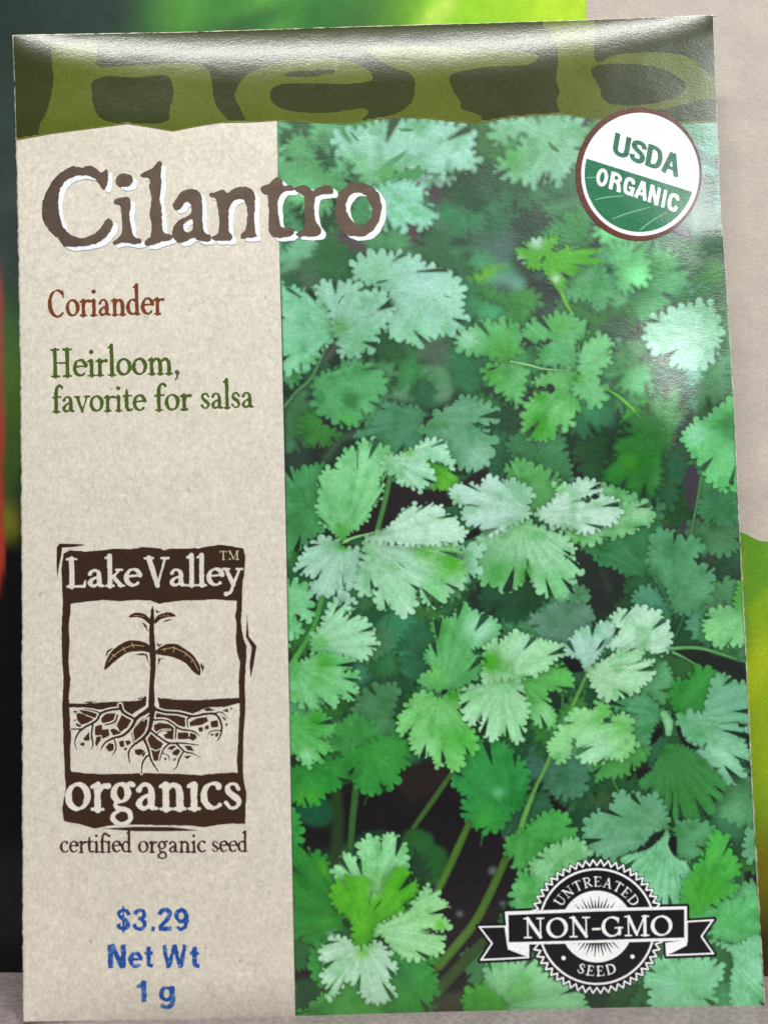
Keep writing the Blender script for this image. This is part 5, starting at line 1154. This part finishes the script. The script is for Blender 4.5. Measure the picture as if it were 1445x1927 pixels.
def sans_glyph(ch, org, xvec, yvec):
    """glyph with its foot-left at org; xvec spans its width, yvec its capital height (picture px)"""
    w, parts = SANS[ch]; o = np.array(org, float); X_ = np.array(xvec, float) / w; Y_ = np.array(yvec, float)
    return combine('or', *[poly_field([o + p[:, :1] * X_ + p[:, 1:2] * Y_ for p in polys]) for polys in parts]) if len(parts) > 1 else poly_field([o + p[:, :1] * X_ + p[:, 1:2] * Y_ for p in parts[0]])
def stamp(chars):
    return combine('or', *[sans_glyph(ch, (vx('Q', xa), vy('Q', yb)), ((xb - xa) / 2.58, 0), (0, (yt - yb) / 2.58)) for ch, xa, xb, yb, yt in chars])
sf_ = stamp([('$', 562, 636, 394, 284), ('3', 642, 714, 394, 284), ('.', 732, 754, 394, 284), ('2', 764, 838, 394, 282), ('9', 844, 918, 394, 282),
             ('N', 524, 612, 574, 460), ('e', 622, 694, 574, 464), ('t', 698, 744, 574, 464), ('W', 786, 908, 574, 462), ('t', 918, 970, 574, 464),
             ('1', 660, 716, 740, 634), ('g', 770, 850, 740, 634)])
def blue(x, y, d):
    n = fbm(x / 7, y / 7, 1, 3)
    c = mixc(np.tile(lin((22, 68, 138)), (len(x), 1)), lin((84, 116, 164)), smooth(0.52, 0.78, n))
    return mixc(c, lin((76, 106, 150)), smooth(1.6, 0.2, d) * 0.45)
printed('price_stamp', rough(sf_, 1.5, 5, 1), 1.3, blue, 0.06, M_INK, packet, 'blue stamped price and net weight')
rs = random.Random(3)
sm = []
for (cx_, cy_, n, r) in ((1065, 318, 7, 14), (1000, 470, 3, 10), (1155, 515, 8, 26), (1020, 520, 4, 12), (800, 600, 4, 12), (1035, 712, 3, 9), (1265, 185, 5, 12), (440, 445, 3, 9), (1090, 190, 4, 12)):
    for _ in range(n):
        sm.append([(vx('Q', cx_ + rs.uniform(-r, r)), vy('Q', cy_ + rs.uniform(-r, r) * 1.2), rs.uniform(1.2, 3.2))])
lettering('ink_smudge', sm, (146, 142, 136), 1.1, 0.05, packet, 0.6, 3, 'faint grey ink smudges')

# ------------------------------------------------------------------ seedling logo block
INKB, CREAM = (56, 38, 26), (210, 204, 190)
logo = bpy.data.objects.new('logo', None); COL.objects.link(logo); logo.parent = packet; logo.empty_display_size = 0.005
logo['label'] = 'dark brown woodcut seedling logo with cream lettering'
def flat(col, vary=0.08):
    def c(x, y, d): return np.tile(lin(col), (len(x), 1)) * (1 - vary + 2 * vary * fbm(x / 8, y / 8, 3, 2))[:, None]
    return c
def PF(view, *polys): return poly_field([V(view, p) for p in polys])
outer = [(172, 180), (205, 160), (300, 168), (380, 160), (470, 150), (540, 155), (600, 143), (700, 150), (715, 160), (760, 152), (900, 150), (1020, 130), (1150, 148), (1160, 190), (1155, 290), (1145, 330), (1142, 480), (1138, 560), (1150, 640), (1168, 680), (1165, 760), (1158, 880), (1162, 1000), (1155, 1100), (1148, 1260), (1150, 1400), (1165, 1480), (1160, 1650), (1060, 1650), (930, 1668), (860, 1660), (560, 1655), (480, 1650), (340, 1675), (250, 1650), (172, 1635), (165, 1560), (185, 1460), (178, 1380), (170, 1180), (165, 1000), (172, 850), (165, 780), (162, 600), (168, 420), (162, 330), (160, 260)]
inner = [(212, 452), (300, 440), (380, 432), (480, 438), (560, 432), (640, 432), (690, 452), (760, 440), (820, 432), (900, 434), (1000, 428), (1115, 436), (1112, 480), (1104, 520), (1112, 560), (1110, 640), (1112, 700), (1132, 770), (1124, 880), (1130, 1000), (1128, 1080), (1115, 1290), (1118, 1370), (1000, 1375), (920, 1386), (800, 1378), (600, 1374), (400, 1380), (290, 1375), (212, 1366), (208, 1250), (214, 1180), (205, 1060), (202, 960), (210, 860), (198, 760), (206, 640), (200, 580), (208, 520)]
frame_f = rough(PF('L', outer, inner), 0.9, 9, 2)
printed('logo_frame', frame_f, 1.7, flat(INKB), 0.06, M_INK, logo, 'brown woodcut frame')
corner = PF('L', [(135, 145), (150, 124), (225, 126), (305, 130), (225, 142), (165, 146), (158, 200), (145, 260), (139, 318), (134, 240)])
side = PF('L', [(1170, 500), (1176, 580), (1180, 630), (1222, 682), (1208, 770), (1190, 862), (1184, 780), (1196, 690), (1164, 630), (1168, 560)])
foot = PF('L', [(380, 1676), (560, 1666), (760, 1668), (915, 1686), (760, 1690), (560, 1690)])
printed('logo_accent', combine('or', corner, side, foot), 1.5, flat(INKB), 0.06, M_INK, logo)
ground = PF('R', [(105, 775), (200, 778), (330, 770), (480, 762), (600, 758), (630, 748), (655, 722), (670, 728), (668, 790), (600, 830), (560, 858), (500, 830), (478, 800), (420, 812), (330, 822), (220, 805), (110, 804)],) 
ground2 = PF('R', [(732, 722), (770, 742), (860, 748), (990, 752), (1090, 752), (1200, 742), (1345, 735), (1345, 770), (1230, 800), (1100, 805), (1000, 850), (930, 830), (800, 822), (745, 800)])
printed('logo_ground', rough(combine('or', ground, ground2), 0.6, 6, 1), 1.4, flat(INKB), 0.065, M_INK, logo)
# soil clods between the roots
CLODS = [[(140, 830), (180, 828), (160, 850)], [(165, 850), (185, 842), (290, 885), (280, 905), (200, 930), (172, 895)], [(180, 822), (300, 832), (325, 850), (300, 880), (215, 850)], [(145, 895), (165, 890), (160, 905)], [(165, 915), (205, 935), (190, 945), (160, 935)],
 [(345, 880), (380, 850), (455, 845), (440, 890), (410, 905), (370, 925), (345, 905)], [(300, 940), (350, 925), (350, 1000), (320, 1005), (298, 1000)], [(310, 1015), (345, 1012), (340, 1040), (310, 1085), (300, 1060)], [(355, 965), (395, 958), (405, 1005), (355, 1030), (345, 1000)], [(405, 965), (440, 955), (480, 985), (490, 1000), (430, 1005)],
 [(455, 935), (490, 860), (565, 890), (530, 950), (480, 980)], [(575, 960), (650, 875), (685, 900), (650, 990), (605, 1050), (585, 1050), (570, 1000)], [(725, 845), (830, 850), (950, 880), (945, 945), (880, 930), (830, 895), (730, 880)], [(720, 930), (760, 915), (850, 925), (870, 960), (860, 1000), (780, 970), (725, 985)], [(790, 1000), (830, 985), (860, 1000), (860, 1035), (800, 1025)],
 [(890, 985), (965, 985), (975, 1030), (895, 1032)], [(980, 990), (1010, 985), (1030, 1020), (1000, 1045), (978, 1030)], [(975, 910), (1040, 880), (1100, 875), (1110, 905), (1060, 930), (980, 940)], [(1125, 905), (1180, 895), (1180, 945), (1130, 950)], [(1040, 950), (1070, 945), (1072, 975), (1045, 980)], [(1085, 940), (1115, 930), (1115, 960), (1085, 960)],
 [(1075, 820), (1110, 805), (1160, 825), (1100, 835)], [(1205, 830), (1250, 812), (1255, 840)], [(1265, 815), (1285, 803), (1275, 822)], [(1205, 870), (1235, 880), (1230, 900)], [(1232, 920), (1255, 922), (1240, 945)], [(1120, 1000), (1150, 990), (1145, 1010)], [(1160, 990), (1195, 985), (1190, 1015), (1160, 1015)],
 [(670, 1040), (700, 990), (740, 1030), (790, 1065), (770, 1095), (735, 1110), (690, 1090)], [(700, 1105), (735, 1120), (772, 1105), (755, 1185), (720, 1190)], [(815, 1100), (850, 1075), (890, 1080), (850, 1110)], [(855, 1120), (890, 1100), (920, 1110), (890, 1150), (855, 1145)], [(930, 1070), (985, 1080), (1010, 1120), (960, 1110)], [(935, 1155), (990, 1150), (960, 1175)], [(580, 1110), (620, 1100), (655, 1115), (620, 1150), (590, 1140)], [(635, 1140), (660, 1120), (660, 1150), (640, 1165)],
 [(470, 1050), (505, 1040), (510, 1085), (480, 1090)], [(515, 1045), (545, 1040), (560, 1060), (530, 1080)], [(500, 1100), (535, 1092), (520, 1115)], [(375, 1090), (400, 1060), (435, 1065), (440, 1110), (400, 1122)], [(215, 1030), (260, 975), (262, 1040), (230, 1045)], [(190, 1065), (220, 1052), (225, 1078), (200, 1080)], [(790, 1170), (815, 1160), (810, 1188)], [(850, 1185), (885, 1160), (875, 1186)]]
printed('soil_clods', rough(combine('or', *[PF('R', c) for c in CLODS]), 0.5, 5, 2), 1.3, flat((62, 42, 26)), 0.065, M_INK, logo)
ROOTS = [[(710, 800, 40), (660, 840, 32), (600, 880, 26), (560, 950, 22), (500, 1005, 20), (430, 1025, 16), (370, 1060, 14), (340, 1110, 8)], [(480, 790, 26), (500, 840, 22), (580, 885, 18)], [(480, 815, 18), (400, 825, 18), (340, 850, 18), (310, 900, 18), (230, 945, 16), (180, 990, 14), (155, 1050, 10), (170, 1108, 6)], [(340, 845, 12), (280, 825, 10), (215, 815, 6)],
 [(460, 860, 14), (440, 910, 14), (370, 930, 10)], [(205, 960, 12), (130, 960, 8)], [(285, 925, 14), (275, 1000, 14), (285, 1070, 12), (270, 1108, 6)], [(715, 810, 40), (705, 880, 34), (690, 960, 28), (650, 1020, 24), (570, 1080, 16), (540, 1130, 14), (548, 1200, 8)], [(650, 1030, 22), (680, 1100, 18), (700, 1180, 16), (750, 1260, 10)], [(675, 1150, 16), (640, 1200, 14), (632, 1280, 8)],
 [(700, 970, 18), (750, 1010, 16), (830, 1060, 16), (920, 1060, 14), (1040, 1075, 6)], [(840, 1060, 14), (800, 1090, 14), (775, 1140, 12), (760, 1195, 6)], [(880, 1060, 14), (940, 1120, 14), (1000, 1135, 10), (1058, 1165, 5)], [(930, 1125, 14), (900, 1180, 14), (885, 1230, 10), (858, 1250, 5)], [(720, 895, 14), (800, 895, 14), (850, 920, 14), (910, 960, 14), (1000, 975, 12), (1050, 1010, 6)], [(880, 950, 12), (875, 1030, 10)],
 [(725, 815, 22), (800, 838, 20), (900, 845, 20), (1000, 868, 18), (1100, 850, 18), (1170, 860, 18), (1205, 930, 16), (1200, 1000, 14), (1172, 1045, 6)], [(1000, 868, 12), (960, 890, 12), (965, 950, 8)], [(1150, 850, 12), (1200, 838, 10), (1258, 880, 4)], [(1205, 970, 8), (1130, 975, 8), (1102, 1015, 4)], [(440, 1040, 12), (450, 1100, 12), (418, 1155, 5)], [(735, 1000, 10), (780, 970, 8), (840, 965, 5)], [(790, 1135, 10), (825, 1150, 8), (832, 1185, 5)], [(700, 850, 12), (640, 900, 4)], [(560, 985, 10), (580, 1060, 5)]]
def pad(S_, d): return [np.c_[s[:, :2], s[:, 2] + d * np.clip(s[:, 2] / 3.0, .3, 1)] for s in S_]
RS = [catmull(V('R', r), 4, closed=False) for r in ROOTS]
printed('root_outline', stroke_field(pad(RS, 4.6)), 1.3, flat(CREAM, 0.05), 0.075, M_INK, logo)
printed('roots', rough(stroke_field(RS), 0.4, 5, 2), 1.2, flat(INKB), 0.085, M_INK, logo)
seedling = combine('or', stroke_field([V('R', [(712, 100, 12), (708, 170, 34), (704, 260, 34), (712, 400, 46), (715, 520, 38), (705, 650, 36), (705, 760, 46), (700, 830, 40)])]),
    PF('R', [(712, 72), (722, 110), (720, 180), (700, 180), (698, 115)]),
    poly_field([catmull(V('R', [(540, 158), (575, 128), (630, 128), (670, 145), (695, 185), (690, 210), (650, 172), (600, 158)]), 3)]),
    poly_field([catmull(V('R', [(880, 152), (845, 125), (790, 128), (745, 150), (725, 185), (735, 205), (770, 172), (830, 155)]), 3)]),
    PF('R', [(632, 190), (668, 215), (682, 272), (662, 235)]), PF('R', [(775, 192), (820, 175), (865, 170), (820, 186)]), PF('R', [(732, 98), (750, 115), (778, 115), (740, 130)]),
    poly_field([catmull(V('R', [(366, 538), (380, 470), (420, 400), (480, 355), (545, 325), (635, 332), (690, 362), (700, 410), (640, 402), (560, 405), (500, 430), (430, 485)]), 3)]),
    poly_field([catmull(V('R', [(1052, 575), (1048, 500), (1000, 430), (950, 390), (885, 352), (810, 352), (745, 388), (735, 420), (800, 432), (880, 452), (950, 490), (1000, 545)]), 3)]),
    PF('R', [(372, 450), (385, 400), (448, 366), (400, 405)]), PF('R', [(575, 426), (640, 415), (672, 425), (690, 505), (660, 432)]), PF('R', [(752, 455), (805, 450), (768, 462), (750, 515)]), PF('R', [(1050, 480), (1082, 515), (1070, 555)]), PF('R', [(738, 325), (755, 355), (795, 345), (750, 372)]),
    PF('R', [(598, 744), (630, 732), (640, 718), (632, 745)]), PF('R', [(190, 766), (330, 760), (260, 772)]), PF('R', [(770, 728), (800, 740), (860, 740), (800, 748)]), PF('R', [(1060, 748), (1110, 742), (1100, 750)]))
printed('seedling_outline', combine('or', stroke_field([V('R', [(706, 600, 52), (705, 760, 66), (690, 815, 60)])]), PF('R', [(670, 720), (742, 720), (760, 800), (720, 850), (650, 840), (664, 790)])), 1.3, flat(CREAM, 0.05), 0.071, M_INK, logo)
printed('seedling', rough(seedling, 0.5, 5, 4), 1.2, flat(INKB), 0.09, M_INK, logo)
VE = [[(395, 480, 5), (430, 435, 6), (500, 385, 6), (570, 358, 6), (650, 365, 5)], [(420, 425, 5), (448, 440, 5)], [(500, 375, 5), (515, 408, 5)], [(562, 340, 5), (578, 378, 5)], [(775, 392, 5), (860, 375, 6), (940, 410, 6), (1000, 462, 6), (1040, 540, 5)], [(795, 380, 5), (798, 402, 5)], [(868, 368, 5), (860, 410, 5)], [(960, 420, 5), (940, 440, 5)], [(1000, 460, 5), (985, 482, 5)], [(570, 145, 4), (650, 152, 4)], [(760, 152, 4), (830, 142, 4)]]
printed('leaf_veins', stroke_field([V('R', v) for v in VE]), 1.1, flat((176, 150, 104)), 0.10, M_INK, logo)
lettering('brand_lettering', line_v('L', 'Lake', 182, 596, 364, 357, 34.5, bold=1.08) + line_v('L', 'Valley', 614, 1142, 359, 354, 34.5, bold=1.08), CREAM, 1.3, 0.075, logo, 0.8, 6, 'cream words Lake Valley', vary=0.05)
lettering('trademark', line_v('L', 'TM', 1018, 1130, 213, 212, 10.5, bold=0.8), (196, 184, 150), 0.9, 0.075, logo, 0.2, 6, vary=0.05)
lettering('organics_lettering', line_v('L', 'organIcs', 182, 1146, 1580, 1574, 54, bold=1.06), CREAM, 1.5, 0.075, logo, 1.2, 7, 'cream word organics', vary=0.05)
lettering('certified_lettering', line_v('L', 'certified', 152, 545, 1808, 1806, 23, bold=1.0) + line_v('L', 'organic', 576, 950, 1808, 1806, 23, bold=1.0) + line_v('L', 'seed', 976, 1176, 1806, 1804, 23, bold=1.0), (62, 34, 26), 1.1, 0.06, packet, 0.7, 4, 'dark brown words certified organic seed')

# ------------------------------------------------------------------ round organic badge
badge = printed('organic_badge', poly_field([ellipse(1201.5, 327, 119, 125.5, 96)]), 3.0, flat((92, 44, 26), 0.10), 0.25, M_INK, packet, 'round green and white organic badge with brown rim')
printed('white_disc', poly_field([ellipse(1204.5, 327.3, 111, 116, 96)]), 2.6, flat((236, 238, 244), 0.01), 0.262, M_INK, badge)
gf = combine('and', poly_field([ellipse(1203.8, 327, 104, 109, 96)]), poly_field([np.array([(1080, 290.2), (1330, 369), (1330, 470), (1080, 470)])]))
printed('green_field', gf, 2.4, flat((0, 108, 66), 0.06), 0.274, M_INK, badge)
rows = [[(205, 694, 8), (250, 692, 9), (292, 688, 7)], [(290, 892, 9), (400, 868, 11), (545, 856, 7)], [(445, 1064, 9), (600, 1010, 11), (785, 960, 7)], [(695, 1168, 10), (800, 1085, 11), (930, 1012, 7)]]
printed('field_rows', combine('and', stroke_field([catmull(V('U', r), 4, closed=False) for r in rows]), gf), 1.2, flat((112, 176, 130), 0.06), 0.283, M_INK, badge)
def glyph_run(word, spots, up, bold, squeeze=None):
    """each letter in its own slanted box: spots = (foot-left, foot-right) in the badge crop"""
    fs = []
    for ch, (a, b_) in zip(word, spots):
        a = V('U', [a])[0]; b_ = V('U', [b_])[0]; u = np.array(up) / 4.817
        fs.append(sans_glyph(ch, a, b_ - a, u))
    return combine('or', *fs)
usda = glyph_run('USDA', [((438, 476), (585, 532)), ((590, 530), (735, 584)), ((738, 578), (882, 634)), ((884, 634), (1040, 694))], (34, -198), 0.045)
printed('usda_lettering', usda, 1.3, flat((0, 100, 64), 0.06), 0.286, M_INK, badge, 'green letters USDA')
orgs = glyph_run('ORGANIC', [((286, 752), (388, 786)), ((408, 790), (520, 830)), ((530, 830), (636, 868)), ((640, 866), (752, 906)), ((762, 908), (856, 948)), ((884, 956), (912, 966)), ((930, 976), (1030, 1012))], (30, -158), 0.045)
printed('organic_lettering', orgs, 1.2, flat((236, 240, 242), 0.02), 0.286, M_INK, badge, 'white letters ORGANIC')

# ------------------------------------------------------------------ non-GMO seal with ribbon
BLK, WHT = (20, 17, 22), (222, 226, 230)
SX, SY = 1123, 1744.5
def zig(r0, r1, n=54, squash=1.0):
    a = np.linspace(0, 2 * math.pi, 2 * n, endpoint=False); r = np.where(np.arange(2 * n) % 2, r0, r1)
    return np.c_[SX + r * np.cos(a), SY + r * np.sin(a) * squash]
RIB = [(222, 337), (640, 322), (1068, 312), (1068, 472), (640, 482), (236, 492)]
TAILL = [(97, 405), (228, 402), (240, 492), (335, 492), (335, 553), (220, 560), (105, 565), (158, 485)]
TAILR = [(1064, 380), (1196, 372), (1140, 452), (1197, 535), (1080, 540), (972, 544), (968, 482), (1064, 475)]
def grow(f, d):
    def g(X, Y): return f(X, Y) + d
    b = f.box; g.box = (b[0] - d, b[1] - d, b[2] + d, b[3] + d); return g
ribf, tlf, trf = PF('K', RIB), PF('K', TAILL), PF('K', TAILR)
seal_base = combine('or', poly_field([zig(121, 131)]), grow(ribf, 5), grow(tlf, 4.5), grow(trf, 4.5))
seal = printed('quality_seal', seal_base, 2.0, flat(BLK, 0.1), 0.25, M_INK, packet, 'black and white round NON-GMO seal with ribbon')
zz = zig(115, 126); zs = np.vstack([zz, zz[:1]])
printed('zigzag_line', stroke_field([np.c_[zs, np.full(len(zs), 3.0)]]), 1.1, flat(WHT, 0.03), 0.258, M_INK, seal)
printed('seal_ring', poly_field([ellipse(SX, SY, 110, 110, 90), ellipse(SX, SY, 106.2, 106.2, 90)]), 1.2, flat(WHT, 0.03), 0.258, M_INK, seal)
printed('sun_disc', poly_field([ellipse(SX, SY, 67.5, 67.5, 80)]), 1.8, flat(WHT, 0.03), 0.258, M_INK, seal)
rays = []
for i in range(44):
    a = 2 * math.pi * (i + .5) / 44; r1 = 60 if i % 2 else 52
    rays.append([(SX + 18 * math.cos(a), SY + 18 * math.sin(a), 0.8), (SX + 34 * math.cos(a), SY + 34 * math.sin(a), 4.4), (SX + r1 * math.cos(a), SY + r1 * math.sin(a), 0.5)])
printed('sun_rays', stroke_field(rays), 1.0, flat((30, 32, 40), 0.05), 0.264, M_INK, seal)
lettering('seal_lettering', place_arc('UNTREATED', SX, SY, 75.5, 90, 122, 11.8, bold=0.85) + place_arc('SEED', SX, SY, 93.5, 270, 50, 11.8, inside=True, bold=0.85) + [[(vx('K', 495), vy('K', 553), 8.0)], [(vx('K', 815), vy('K', 546), 8.0)]], WHT, 0.95, 0.27, seal, 0.15, 5, 'white words UNTREATED SEED', vary=0.03)
printed('ribbon_tail', combine('sub', tlf, grow(tlf, -3.0)), 1.1, flat(WHT, 0.03), 0.272, M_INK, seal)
printed('ribbon_tail', combine('sub', trf, grow(trf, -3.0)), 1.1, flat(WHT, 0.03), 0.272, M_INK, seal)
printed('tail_face', grow(tlf, -2.6), 1.6, flat(BLK, 0.1), 0.270, M_INK, seal); printed('tail_face', grow(trf, -2.6), 1.6, flat(BLK, 0.1), 0.270, M_INK, seal)
printed('ribbon_fold', PF('K', [(234, 490), (332, 486), (334, 546), (320, 545), (236, 512)]), 1.2, flat(WHT, 0.03), 0.276, M_INK, seal)
printed('ribbon_fold', PF('K', [(968, 482), (1068, 470), (1068, 494), (1000, 528), (974, 538)]), 1.2, flat(WHT, 0.03), 0.276, M_INK, seal)
ribbon = printed('ribbon', ribf, 1.8, flat(WHT, 0.03), 0.282, M_INK, seal)
printed('ribbon_face', PF('K', [(238, 352), (640, 336), (1056, 326), (1056, 458), (640, 470), (240, 480)]), 1.8, flat(BLK, 0.1), 0.288, M_INK, seal)
lettering('ribbon_lettering', line_v('K', 'NON-GMO', 306, 1004, 461, 447, 23.8, bold=0.92), (232, 234, 236), 1.1, 0.296, seal, 0.2, 5, 'white serif word NON-GMO', vary=0.02)
